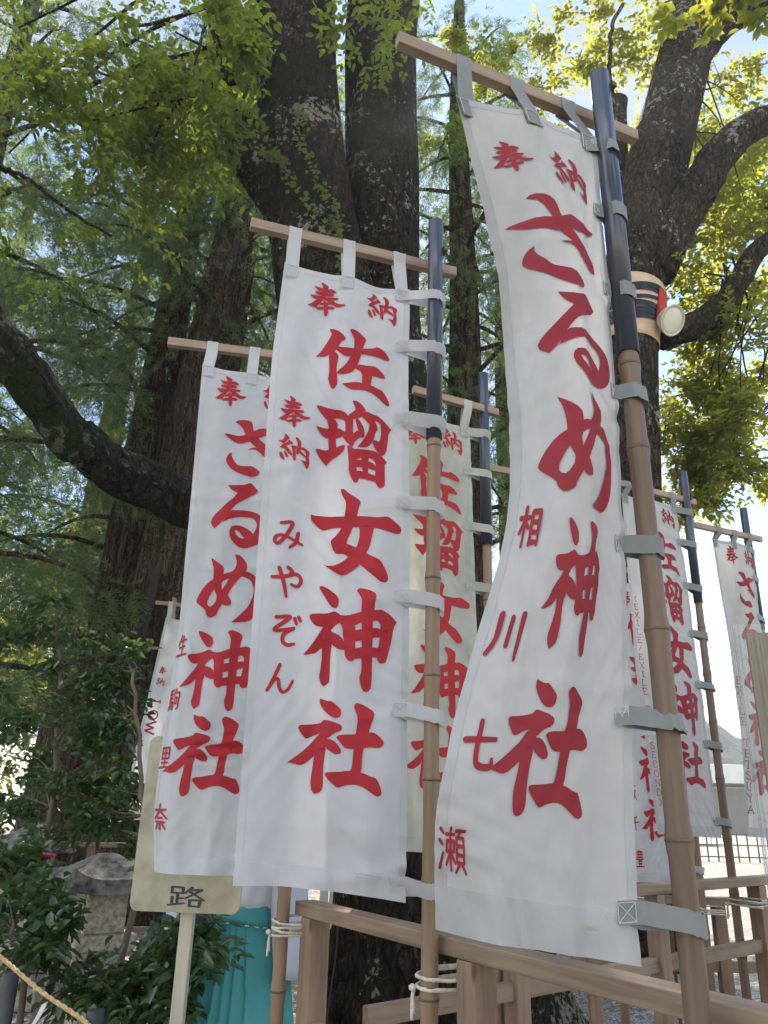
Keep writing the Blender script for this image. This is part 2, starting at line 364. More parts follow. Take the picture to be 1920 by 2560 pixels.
# forested hill far behind the right-hand banners
hx = np.linspace(-150, 520, 90); hy = np.linspace(0, 1, 14)
HX, HY = np.meshgrid(hx, hy)
prof = 34 + 30 * np.exp(-((hx - 150) / 120) ** 2) + 10 * np.sin(hx * .021) + 5 * np.sin(hx * .083 + 1)
bumpy = rng.normal(0, 1.6, HX.shape)
P = np.stack([HX, 330 + HY * 130, -1 + prof[None, :] * np.sin(HY * math.pi / 2) + bumpy * (HY > 0)], -1)
P = P * .30 + np.array([0, 0, -.60]); h = MB(); h.grid(P); tag(h.build('hill', M['hill'], smooth=False), None, None, kind='structure')


# ================================================================ TREES AND PLANTS
def leaf_mesh(name, base, dr, nr, size, width, mat_, parent, fold=.25, droop=.15):
    dr = unit(dr); sd = unit(np.cross(dr, nr)); n = np.cross(sd, dr); s = size[:, None]; wd = width * s
    v = np.empty((len(base), 6, 3))
    v[:, 0] = base
    v[:, 1] = base + dr * s * .32 - sd * wd * .5 + n * wd * fold
    v[:, 2] = base + dr * s * .70 - sd * wd * .40 + n * wd * fold - np.array([0, 0, 1]) * s * droop * .4
    v[:, 3] = base + dr * s - np.array([0, 0, 1]) * s * droop
    v[:, 4] = base + dr * s * .70 + sd * wd * .40 + n * wd * fold - np.array([0, 0, 1]) * s * droop * .4
    v[:, 5] = base + dr * s * .32 + sd * wd * .5 + n * wd * fold
    i = np.arange(len(base))[:, None] * 6
    f = np.concatenate([i + np.array([[0, 1, 2, 3]]), i + np.array([[0, 3, 4, 5]])], 1).reshape(-1, 4)
    return fast_mesh(name, v.reshape(-1, 3), f, 4, mat_, parent)
def twig_leaves(p, d, per, L, size, jit=.7):
    """p, d: twig starts and directions -> leaves set alternately along every twig"""
    n = len(p); d = unit(d); k = np.tile(np.arange(per), n); P_ = np.repeat(p, per, 0); D = np.repeat(d, per, 0)
    s = (k + rng.random(len(k))) / per
    side = unit(np.cross(D, np.array([0, 0, 1.])) + 1e-6) * np.where(k % 2, 1, -1)[:, None]
    base = P_ + D * (s * L)[:, None] + rng.normal(0, .012, P_.shape)
    dr = D * .7 + side * .8 + rng.normal(0, jit * .5, P_.shape)
    nr = np.array([0, 0, 1.]) + rng.normal(0, jit * .55, P_.shape)
    return base, dr, nr, size * rng.uniform(.6, 1.15, len(k))
def ellipsoid(c, r, n, shell=.35):
    q = unit(rng.normal(0, 1, (n, 3))) * (shell + (1 - shell) * rng.random(n)[:, None] ** .6)
    return np.array(c) + q * np.array(r), q
def broad_crown(name, clumps, size, mat_, parent, per=9, L=.28, width=.46):
    B, D, Nn, S = [], [], [], []
    for c, r, n in clumps:
        # each clump is broken into small sub-clumps so that gaps show through it
        k = max(3, n // 16); sc_, _ = ellipsoid(c, r, k, .2)
        which = rng.integers(0, k, n)
        p = sc_[which] + rng.normal(0, 1, (n, 3)) * np.array(r) * np.array([.17, .17, .11])
        d = unit(p - np.array(c)) + rng.normal(0, .45, (n, 3)) + np.array([0, 0, -.25])
        b_, d_, n_, s_ = twig_leaves(p, d, per, L, size); B.append(b_); D.append(d_); Nn.append(n_); S.append(s_)
    return leaf_mesh(name, np.concatenate(B), np.concatenate(D), np.concatenate(Nn), np.concatenate(S), width, mat_, parent)
def fronds(name, p, d, mat_, parent, per=26, L=.24, blade=.105, bw=.012):
    n = len(p); d = unit(d); P_ = np.repeat(p, per, 0); D = np.repeat(d, per, 0); s = np.tile((np.arange(per) + .5) / per, n)
    a = unit(np.cross(D, rng.normal(0, 1, D.shape)))
    sag = np.array([0, 0, -1]) * (s ** 2 * L * .35)[:, None]
    base = P_ + D * (s * L)[:, None] + sag
    bd = unit(D * .8 + a * .95 + np.array([0, 0, .05])); ln = (blade * (1.15 - .55 * s) * rng.uniform(.7, 1.2, len(s)))[:, None]
    sd = unit(np.cross(bd, rng.normal(0, 1, D.shape))) * bw * .5
    v = np.empty((len(base), 4, 3)); v[:, 0] = base; v[:, 1] = base + bd * ln * .45 - sd; v[:, 2] = base + bd * ln + D * ln * .12; v[:, 3] = base + bd * ln * .45 + sd
    return fast_mesh(name, v.reshape(-1, 3), np.arange(len(base) * 4).reshape(-1, 4), 4, mat_, parent)
def rough_bark(k1, amp, ph):
    def fn(s, ang, p):
        return 1 + amp * (np.sin(k1 * ang + ph + 1.3 * math.sin(p[2] * 1.1)) * .5 + np.sin((k1 + 4) * ang - ph * 2 + p[2] * .9) * .3 + .25 * np.sin(2 * ang + p[2] * 1.7 + ph))
    return fn
def limb(mb, pts, r0, r1, n=14, amp=.05, ph=0, steps=18):
    p = spline(pts, steps); p[1:-1] += rng.normal(0, .012, p[1:-1].shape)
    mb.tube(p, np.linspace(r0, r1, steps), n, True, rough_bark(5, amp, ph))
def twigs_to(mb, a, b, r, n=3):
    mid = (np.array(a) + np.array(b)) / 2 + rng.normal(0, .25, 3)
    mb.tube(spline([a, mid, b], 8), np.linspace(r, r * .25, 8), 6, False)

# ---- the great oak with two stems, its left bough and its crown
oak = empty('oak_tree', (.45, 6.6, 0), 'huge dark oak with two lichen-spotted stems rising behind the middle banner', 'tree')
t = MB()
pts = np.array([(.55, 6.75, -.1), (.50, 6.7, .45), (.36, 6.65, 1.3), (.12, 6.65, 2.6), (-.16, 6.65, 3.9), (-.42, 6.62, 5.2), (-.88, 6.55, 7.4), (-1.14, 6.5, 9.3), (-1.25, 6.5, 10.8), (-1.3, 6.5, 12.4), (-1.6, 6.5, 15)])
t.tube(spline(pts, 60), np.interp(np.linspace(0, 10, 60), range(11), [1.02, .84, .74, .70, .64, .52, .46, .46, .46, .44, .30]), 40, True, rough_bark(6, .07, 0))
pts = np.array([(.50, 6.9, 1.2), (.34, 6.9, 2.8), (.10, 6.95, 4.6), (-.10, 7.0, 6.2), (-.12, 7.05, 7.6), (-.16, 7.05, 9.4), (-.18, 7.05, 11.3), (0, 7.1, 14)])
t.tube(spline(pts, 50), np.interp(np.linspace(0, 7, 50), range(8), [.62, .55, .47, .43, .42, .43, .47, .3]), 36, True, rough_bark(5, .07, 2))
limb(t, [(-1.05, 6.5, 7.4), (-1.45, 6.35, 7.85), (-1.68, 6.25, 8.3)], .32, .20, 16, .08)           # sawn-off stub
for a_, k_ in ((0, .5), (1.1, .7), (2.3, .55), (3.6, .6), (5, .5)):
    limb(t, [(.5 + .6 * math.cos(a_), 6.7 + .6 * math.sin(a_), .6), (.5 + .82 * math.cos(a_), 6.7 + .82 * math.sin(a_), .16), (.5 + 1.15 * math.cos(a_), 6.7 + 1.15 * math.sin(a_), -.1)], .24, .07, 12, .1, a_)
t.build('trunk', M['bark'], oak, True)
t = MB()
bough = spline([(-.1, 6.4, 3.2), (-.9, 6.0, 3.45), (-1.56, 5.6, 3.66), (-1.95, 5.3, 3.74), (-2.2, 5.05, 3.86), (-2.36, 4.85, 4.0), (-2.62, 4.55, 4.34), (-3.1, 4.3, 4.75), (-4.0, 4.2, 5.3)], 44)
t.tube(bough + np.concatenate([[[0, 0, 0]], rng.normal(0, .012, (43, 3))]), np.interp(np.linspace(0, 1, 44), [0, .4, .6, 1], [.24, .172, .158, .125]) * (1 + .05 * np.sin(np.arange(44) * .9) + rng.normal(0, .018, 44)), 32, True, rough_bark(5, .13, 1))
t.build('bough', M['moss'], oak, True)
tw = MB(); clumps = []
for (px, py, Y, r, n) in [(40, 60, 5.6, .75, 75), (150, 120, 5.2, .7, 85), (260, 60, 5.0, .7, 100), (380, 70, 5.2, .65, 110), (470, 60, 5.8, .6, 80), (330, 200, 5.4, .6, 95), (430, 230, 5.8, .6, 105),
                          (200, 260, 5.4, .65, 85), (80, 240, 5.6, .7, 70), (500, 330, 6.0, .5, 45), (330, 330, 6.0, .55, 50), (420, 140, 4.9, .5, 80), (60, 420, 6.2, .6, 35), (200, 380, 6.2, .6, 45),
                          (530, 130, 6.4, .45, 45), (100, 560, 6.6, .6, 32), (240, 520, 6.6, .6, 28), (20, 330, 5.8, .5, 40),
                          (820, 100, 5.6, .28, 26), (800, 40, 5.6, .3, 22), (735, 60, 7.6, .5, 34), (900, 70, 6.6, .5, 28)]:
    c_ = atP(px, py, Y); clumps.append((c_, (r, r, r * .62), int(n * .70)))
    if py < 420 and px < 600: twigs_to(tw, (-1.2 - .2 * rng.random(), 6.4, 9 + 2.5 * rng.random()), c_, .035)
# hidden from the photograph's frame: the rest of the crown above
for k_ in range(9):
    a_ = k_ * 2.4; rr = 1.2 + 3.2 * ((k_ * .618) % 1)
    clumps.append(((-.9 + rr * math.cos(a_), 6.6 + rr * math.sin(a_), 12.0 + 2.6 * ((k_ * .37) % 1)), (1.1, 1.1, .7), 70))
for pl in ([(300, 225), (330, 205), (372, 190), (415, 176), (500, 192), (478, 145), (470, 90), (455, 30), (440, -40)], [(415, 176), (350, 270), (318, 320)], [(415, 182), (330, 165), (240, 170), (150, 190)], [(0, 360), (60, 385), (140, 450), (240, 510)]):
    limb(tw, [atP(x, y, 5.7) for x, y in pl], .032 if len(pl) > 8 else .022, .04 if len(pl) > 8 else .012, 8, .08)
tw.build('branch', M['bark'], oak, True)
broad_crown('crown', clumps, .096, M['leaf_oak'], oak, 9, .34, .5)
# small creeping plant with round pale leaves on the left stem and the bough
B_, D_, N_ = [], [], []
for pl, Y in (([(640, 232), (655, 262), (650, 300), (664, 330), (690, 380)], 6.0), ([(600, 330), (620, 380), (650, 420), (700, 480)], 6.02), ([(688, 395), (712, 430), (728, 470), (740, 510)], 6.05), ([(610, 345), (570, 330)], 6.0), ([(720, 470), (735, 540), (742, 600)], 6.1)):
    for x, y in spline([(x, y, 0) for x, y in pl], 34)[:, :2]:
        for _ in range(2): B_.append(atP(x + rng.normal(0, 7), y + rng.normal(0, 6), Y))
for k_ in range(26): i_ = int(12 + k_ * .25); B_.append(bough[i_] + np.array([0, -.175, rng.normal(.0, .02)]))
B_ = np.array(B_); iv = empty('creeping_fern', (-1.0, 6.05, 6.5), 'string of tiny round pale leaves creeping up the oak bark', 'creeper')
leaf_mesh('leaves', B_, rng.normal(0, 1, B_.shape) * np.array([1, .3, 1]), np.array([[0, -1., .2]]) + rng.normal(0, .3, B_.shape), rng.uniform(.035, .065, len(B_)), .85, M['leaf_sun'], iv, .1, 0)

# ---- the right-hand tree that carries the lamp
zel = empty('zelkova_tree', (3.05, 9.0, 0), 'leaning pale-barked tree on the right with a beige wrap and a lamp', 'tree')
t = MB()
pts = [(2.85, 9.05, -.1), (2.94, 9.0, 2), (3.08, 9.0, 5.0), (3.28, 9.0, 7.4), (3.48, 9.0, 8.6), (3.76, 9.0, 9.8), (4.22, 9.0, 11.4), (4.75, 9.0, 13.2), (5.2, 9, 15.2)]
zp = spline(pts, 56); zr = np.interp(np.linspace(0, 8, 56), range(9), [.58, .42, .38, .38, .42, .44, .44, .42, .3])
t.tube(zp, zr, 32, True, rough_bark(6, .06, 1))
limb(t, [(3.7, 8.95, 8.6), (4.05, 8.8, 9.3), (4.45, 8.7, 9.95), (4.75, 8.6, 10.45), (5.3, 8.5, 10.9), (6.2, 8.4, 11.2)], .33, .19, 18, .08)
limb(t, [(3.75, 9.0, 7.6), (4.25, 8.9, 7.75), (4.7, 8.8, 8.15), (5.2, 8.7, 8.9), (6.0, 8.6, 9.4)], .21, .11, 14, .07)
limb(t, [(4.55, 9.0, 12.5), (5.2, 8.8, 13.4), (6.2, 8.6, 13.9)], .33, .2, 16, .07)
limb(t, [(3.5, 9.3, 8.8), (3.55, 9.6, 10.6), (3.75, 9.6, 12.6)], .24, .16, 14, .07)
limb(t, [(4.5, 8.9, 11.9), (4.35, 8.55, 11.3), (4.12, 8.5, 10.5)], .14, .05, 12, .1)
t.build('trunk', M['bark2'], zel, True)
tw = MB(); clumps = []
for (px, py, Y, r, n) in [(1540, 130, 9.6, .8, 60), (1610, 230, 9.8, .9, 85), (1560, 330, 10, .8, 75), (1640, 400, 9.6, .9, 70), (1500, 470, 10, .7, 60), (1580, 500, 9.4, .8, 80), (1640, 560, 9.2, .9, 80), (1480, 560, 9.8, .6, 55),
                          (1560, 620, 9.2, .7, 60), (1500, 760, 9.6, .6, 50), (1560, 800, 9.4, .65, 60), (1620, 760, 9.2, .7, 60), (1640, 860, 9.0, .6, 45), (1540, 900, 9.4, .6, 70), (1600, 960, 9.2, .5, 40), (1480, 860, 9.8, .55, 55),
                          (1480, 980, 9.8, .5, 55), (1545, 1000, 9.4, .5, 55), (1470, 1080, 9.8, .42, 40), (1530, 1060, 9.5, .4, 34), (1590, 1010, 9.2, .4, 26), (1440, 1020, 10, .45, 36), (1230, 60, 10.5, .6, 40), (1340, 130, 10, .6, 40), (1350, 40, 9.4, .7, 60),
                          (1620, 320, 12, 1.1, 80), (1560, 420, 12, 1.0, 70), (1500, 640, 12, .8, 60), (1440, 320, 11.5, .6, 30), (1110, 160, 10.5, .5, 24), (1180, 230, 10.8, .5, 24), (1030, 60, 10, .5, 20)]:
    c_ = atP(px, py, Y); clumps.append((c_, (r, r, r * .6), int(n * 1.9)))
    if px > 1430: twigs_to(tw, zp[int(40 + 10 * rng.random())] if py < 600 else (4.6 + rng.random(), 8.8, 8.2 + .6 * rng.random()), c_, .016)
for k_ in range(8):
    a_ = k_ * 2.4; rr = 1.5 + 3.0 * ((k_ * .618) % 1)
    clumps.append(((5.6 + rr * math.cos(a_), 9.0 + rr * math.sin(a_), 14.6 + 2.2 * ((k_ * .37) % 1)), (1.2, 1.2, .7), 70))
limb(tw, [atP(1325, 230, 8.6), atP(1318, 150, 8.6), atP(1322, 60, 8.6), atP(1345, 10, 8.6)], .035, .03, 8, .05)
tw.build('branch', M['bark2'], zel, True)
broad_crown('crown', clumps, .105, M['leaf_sun'], zel, 9, .32, .52)
# the near spray of big leaves dipping in at the top right
sp_ = empty('overhanging_branch', atP(1560, -60, 4.2), 'leafy twig with large light green leaves dipping in at the top right corner', 'branch')
tw = MB()
limb(tw, [atP(1750, -120, 4.1), atP(1620, -50, 4.1), atP(1520, -20, 4.15), atP(1420, 10, 4.2)], .018, .006, 8, .03); tw.build('twig', M['stem'], sp_, True)
cl = []
for (px, py, n) in [(1480, 22, 6), (1540, 12, 9), (1600, 5, 9), (1650, 0, 9), (1440, 15, 4), (1590, -60, 12), (1500, -40, 9)]:
    cl.append((atP(px, py, 4.15), (.13, .13, .06), n))
broad_crown('leaves', cl, .12, M['leaf_sun'], sp_, 5, .16, .5)

# ---- cedars
def cedar(loc, lean, h_, r0, label, zmin, nb, spread, seed, mk='cedar', ang0=0, arc=2 * math.pi, dens=60, extra=(), k=1.0):
    root = empty('cedar_tree', loc, label, 'tree'); lx, ly, _ = loc
    t = MB(); zz = np.linspace(-.1, h_, 26)
    path = np.stack([lx + lean[0] * zz / h_ + .05 * np.sin(zz * .5 + seed), ly + lean[1] * zz / h_, zz], 1)
    rr = r0 * (1 - .75 * zz / h_) * (1 + .35 * np.exp(-zz / .5))
    t.tube(path, rr, 44, True, lambda s, a, p: 1 + .05 * np.sin(9 * a + seed) + .035 * np.sin(17 * a + 2 * seed) + .025 * np.sin(31 * a))
    P_, D_ = [], []
    br = []
    for k_ in range(nb):
        z = zmin + (h_ - 1 - zmin) * (k_ / nb) ** .9; a_ = ang0 + (k_ * 2.399 + seed) % arc
        L_ = spread * (1 - .55 * (z - zmin) / (h_ - zmin)) * rng.uniform(.7, 1.15)
        br.append((z, a_, L_))
    br += list(extra)
    for z, a_, L_ in br:
        o = np.array([np.interp(z, zz, path[:, 0]), np.interp(z, zz, path[:, 1]), z]); dv = np.array([math.cos(a_), math.sin(a_), 0])
        bp = spline([o, o + dv * L_ * .4 + [0, 0, .10 * L_], o + dv * L_ * .75 + [0, 0, .05 * L_], o + dv * L_ + [0, 0, -.12 * L_]], 12)
        t.tube(bp, np.linspace(.030 + .008 * L_, .006, 12), 7, False)
        n = int(dens * 2.05 / k ** 2 * L_ / 2.5); s = rng.uniform(.28, 1.0, n); i_ = s * 11; i0 = np.clip(i_.astype(int), 0, 10); f = (i_ - i0)[:, None]
        c_ = bp[i0] * (1 - f) + bp[i0 + 1] * f
        sd = np.cross(dv, [0, 0, 1]); off = rng.normal(0, 1, (n, 1)) * sd * (.12 + .26 * L_ / 2.5) * (1.1 - .5 * s[:, None]) + rng.normal(0, .12, (n, 3))
        off[:, 2] -= np.abs(rng.normal(0, .24, n)); off[:, 2] += rng.normal(0, .12, n)
        P_.append(c_ + off); D_.append(unit(off + dv * .35 + rng.normal(0, .25, (n, 3))) + np.array([0, 0, -.20]))
    t.build('trunk', M[mk], root, True)
    fronds('crown', np.concatenate(P_), np.concatenate(D_), M['frond'], root, 26, .24 * k, .105 * k, .012 * k)
    return root
cedar((-3.25, 11, 0), (.75, .3), 17, .72, 'massive reddish cedar with a long split in its bark on the left', 8.2, 44, 3.0, 1)
cedar((-4.25, 12.2, 0), (.3, 0), 18, .50, 'straight dark cedar standing close beside the split cedar', 7.4, 48, 3.2, 2.2, extra=((5.2, 3.3, 2.6), (5.8, 2.6, 3.0), (6.6, 3.6, 3.0)))
cedar((1.35, 12.4, 0), (.1, .2), 19, .46, 'cedar seen just right of the twin oak stems', 5.0, 56, 3.0, 3.1)
cedar((-6.6, 9.6, 0), (.2, 0), 16, .40, 'cedar with low drooping boughs at the left edge', 2.4, 58, 3.4, 4.4)
cedar((2.9, 16.5, 0), (.1, 0), 20, .45, 'tall slim cedar far behind the weathered right-hand banner', 6.5, 50, 3.2, 5.0, k=1.3)
cedar((-7.6, 19, 0), (.2, 0), 19, .55, 'pale grey cedar trunk lit by the sun beyond the shrubs', 4.5, 50, 3.8, 6.2, 'cedar_grey', k=1.5)
cedar((-1.9, 16.5, 0), (.1, 0), 20, .45, 'cedar half hidden behind the left oak stem', 3.5, 54, 3.6, 7.7, k=1.3)
cedar((-10.5, 14, 0), (.1, 0), 18, .45, 'cedar furthest to the left behind the mossy bough', 3.0, 52, 3.8, 8.8, k=1.3)
cedar((-5.2, 18.5, 0), (.1, 0), 21, .5, 'cedar closing the gap between the two left cedar trunks', 4.0, 56, 3.8, 9.6, k=1.5)
cedar((-12.5, 21, 0), (.1, 0), 22, .5, 'tall cedar far behind at the left edge', 4.0, 54, 4.2, 10.4, k=1.7)
# the dark split in the big cedar and a hanging pale vine beside it
t = MB(); t.tube(spline([(-3.12, 10.34, 4.6), (-3.2, 10.29, 3.6), (-3.3, 10.25, 2.7), (-3.42, 10.22, 1.9)], 16), [.01] + [.06] * 5 + [.085] * 5 + [.05] * 4 + [.01], 8)
tag(t.build('bark_split', M['stone_void'], bpy.data.objects['cedar_tree'], True), 'dark open split running down the cedar bark', None)
t = MB()
for k_ in range(3):
    t.tube(spline([atP(372 + 4 * k_, 1290, 9.6), atP(350 + 5 * k_, 1420, 9.6), atP(318 - 4 * k_, 1560, 9.7), atP(290 + 3 * k_, 1660, 9.8), atP(262 - 5 * k_, 1790, 9.9)], 20) + rng.normal(0, .02, (20, 3)), .012 + .006 * k_, 6)
tag(t.build('hanging_vine', m_plain('dry_vine', (.30, .26, .20), .9, .3, 10), None, True), 'dry pale vine hanging down beside the split cedar trunk', 'vine')

# ---- sunlit trees farther off
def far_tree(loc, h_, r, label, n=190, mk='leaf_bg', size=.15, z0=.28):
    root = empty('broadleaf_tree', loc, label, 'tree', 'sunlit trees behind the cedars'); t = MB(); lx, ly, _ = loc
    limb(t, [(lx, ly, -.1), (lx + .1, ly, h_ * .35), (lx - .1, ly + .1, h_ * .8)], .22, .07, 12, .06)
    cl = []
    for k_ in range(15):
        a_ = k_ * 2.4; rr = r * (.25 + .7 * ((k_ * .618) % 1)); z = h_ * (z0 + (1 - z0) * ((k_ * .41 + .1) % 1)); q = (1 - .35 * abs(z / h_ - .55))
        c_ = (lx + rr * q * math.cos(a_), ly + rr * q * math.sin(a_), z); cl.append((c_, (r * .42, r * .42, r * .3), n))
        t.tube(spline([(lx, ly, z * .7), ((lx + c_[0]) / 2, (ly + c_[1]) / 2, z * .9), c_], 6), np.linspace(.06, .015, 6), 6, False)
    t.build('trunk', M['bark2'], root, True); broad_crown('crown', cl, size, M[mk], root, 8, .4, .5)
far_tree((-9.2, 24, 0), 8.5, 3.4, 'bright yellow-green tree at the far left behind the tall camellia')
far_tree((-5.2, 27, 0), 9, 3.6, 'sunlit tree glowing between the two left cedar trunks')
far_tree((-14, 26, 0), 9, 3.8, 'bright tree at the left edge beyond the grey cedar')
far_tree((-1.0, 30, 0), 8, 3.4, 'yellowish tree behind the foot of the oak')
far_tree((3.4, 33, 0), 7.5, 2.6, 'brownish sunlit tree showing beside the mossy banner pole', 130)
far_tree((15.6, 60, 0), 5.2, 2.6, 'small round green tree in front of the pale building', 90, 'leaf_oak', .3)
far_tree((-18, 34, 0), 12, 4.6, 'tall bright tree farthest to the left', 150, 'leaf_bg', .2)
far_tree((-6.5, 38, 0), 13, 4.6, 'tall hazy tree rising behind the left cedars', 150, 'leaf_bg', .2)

# ---- camellias and low shrubs in the left foreground
def shrub(loc, stems, clumps, label, per=8, size=.062, flowers=(), cat='shrub', r=.02, dens=1.0):
    root = empty('camellia_shrub', loc, label, cat, 'dark camellia shrubs on the left'); t = MB()
    for st in stems: t.tube(spline(st, 16) + np.concatenate([[[0, 0, 0]], rng.normal(0, .008, (15, 3))]), np.linspace(r, r * .45, 16), 8, True, rough_bark(4, .08, 1))
    allp = np.concatenate([spline(s_, 16) for s_ in stems])
    for c_, rr, n in clumps:
        for _ in range(3):
            e = np.array(c_) + rng.normal(0, .5, 3) * np.array(rr); o = allp[np.argmin(((allp - e) ** 2).sum(1) + (allp[:, 2] - e[2] + .15) ** 2)]
            t.tube(spline([o, (o + e) / 2 + rng.normal(0, .03, 3), e], 6), np.linspace(.005, .002, 6), 5, False)
    t.build('stem', M['stem'], root, True)
    clumps = [(c_, r_, int(n_ * dens)) for c_, r_, n_ in clumps]; broad_crown('foliage', clumps, size, M['leaf_cam'], root, per, .13, .52)
    for fl in flowers:
        f = MB()
        for k_ in range(9):
            a_ = k_ * 2.4; q = .012 + .012 * (k_ / 9); d = np.array([math.cos(a_), math.sin(a_), .6 - .05 * k_]) * q * 1.5
            f.lathe([(.002, -.006), (.016, -.002), (.02, .004), (.008, .010)], np.array(fl) + d, 8)
        f.build('flower', M['pink'], root, True)
    return root
A_ = lambda x, y, Y: tuple(atP(x, y, Y))
shrub(A_(60, 2150, 4.4), [[(-1.95, 4.4, 0), A_(72, 1960, 4.4), A_(100, 1800, 4.4), A_(120, 1620, 4.4), A_(128, 1440, 4.4), A_(124, 1300, 4.4)]],
      [(A_(x, y, Y), (r, r, r * .6), n) for x, y, Y, r, n in [(110, 1330, 4.35, .15, 15), (50, 1400, 4.6, .2, 16), (160, 1430, 4.3, .17, 16), (20, 1500, 4.6, .2, 22), (80, 1540, 4.3, .2, 16), (185, 1540, 4.6, .18, 18), (40, 1620, 4.6, .2, 22), (170, 1650, 4.3, .18, 18), (225, 1690, 4.7, .15, 13), (20, 1730, 4.6, .2, 24), (170, 1760, 4.7, .15, 16), (60, 1700, 4.8, .18, 14), (225, 1770, 4.7, .12, 10), (0, 1840, 4.7, .16, 22), (118, 1420, 4.25, .10, 8), (140, 1560, 4.25, .08, 6), (128, 1310, 4.35, .12, 12), (90, 1800, 4.3, .06, 5)]],
      'tall thin camellia with a crooked pale stem and one pink flower', 8, .060, [A_(98, 1852, 4.1), A_(160, 1720, 4.3)], r=.020, dens=1.5)
shrub(A_(350, 2150, 4.2), [[(-1.35, 4.3, 0), A_(284, 1990, 4.2), A_(308, 1850, 4.2), A_(309, 1740, 4.2), A_(300, 1640, 4.2), A_(290, 1520, 4.2), A_(286, 1450, 4.2)]],
      [(A_(x, y, Y), (r, r, r * .6), n) for x, y, Y, r, n in [(280, 1430, 4.4, .10, 15), (255, 1450, 4.4, .10, 12), (238, 1540, 4.4, .13, 20), (278, 1550, 4.4, .10, 16), (268, 1640, 4.4, .13, 15), (290, 1700, 4.5, .1, 10), (225, 1720, 4.4, .14, 24), (200, 1770, 4.4, .11, 18), (262, 1775, 4.5, .09, 9), (300, 1835, 4.4, .05, 6)]],
      'slim camellia with a reddish stem in front of the split cedar', 8, .058, [A_(345, 1690, 4.0)], r=.018, dens=1.45)
shrub(A_(60, 2200, 3.6), [[(-1.5, 3.6, 0), A_(50, 2150, 3.6), A_(30, 2000, 3.6)], [(-1.6, 3.6, 0), A_(110, 2120, 3.6), A_(100, 1980, 3.7)]],
      [(A_(x, y, Y), (r, r, r * .7), n) for x, y, Y, r, n in [(20, 1900, 3.8, .15, 36), (60, 1930, 3.8, .08, 22), (30, 1990, 3.6, .15, 42), (80, 2010, 3.6, .08, 24), (15, 2050, 3.5, .10, 24), (80, 2055, 3.5, .08, 18), (40, 1840, 4.0, .12, 20)]],
      'low glossy bush filling the lower left corner', 8, .064)
shrub(A_(330, 2250, 3.7), [[(-.95, 3.7, 0), A_(330, 2160, 3.7), A_(300, 2040, 3.7)], [(-.9, 3.7, 0), A_(350, 2140, 3.7), A_(420, 2020, 3.7), A_(440, 1960, 3.7)], [(-1.0, 3.7, 0), A_(300, 2180, 3.7), A_(200, 2090, 3.6)], [(-.9, 3.75, 0), A_(345, 2100, 3.7), A_(385, 1995, 3.7)]],
      [(A_(x, y, Y), (r, r * .8, r * .55), n) for x, y, Y, r, n in [(150, 2105, 3.6, .055, 12), (190, 2130, 3.6, .06, 18), (245, 2130, 3.5, .06, 20), (215, 2155, 3.5, .07, 20), (300, 2130, 3.5, .07, 22), (360, 2080, 3.6, .10, 24), (395, 2015, 3.4, .07, 16), (385, 2085, 3.5, .09, 22), (270, 2140, 3.5, .08, 14), (415, 1975, 3.4, .06, 12), (385, 2140, 3.5, .09, 16), (425, 2060, 3.3, .05, 10), (365, 1985, 3.8, .05, 6), (330, 2130, 3.5, .08, 16), (432, 2010, 3.3, .04, 7)]],
      'spreading bush with big dark leaves beside the sign post', 7, .066)
shrub((-2.9, 6.9, 0), [[(-2.9, 6.9, 0), (-2.9, 6.9, .4), (-2.8, 6.8, .8)]],
      [((-2.5 - .30 * i_, 6.4 + .35 * i_ + .2 * (i_ % 2), .45 + .26 * (i_ % 3)), (.26, .25, .2), 34) for i_ in range(6)] + [((-3.9, 7.6, .8), (.5, .4, .35), 80), ((-4.9, 8.6, 1.0), (.6, .5, .45), 80)],
      'dense dark hedge-like bush behind the stone lantern', 8, .062)

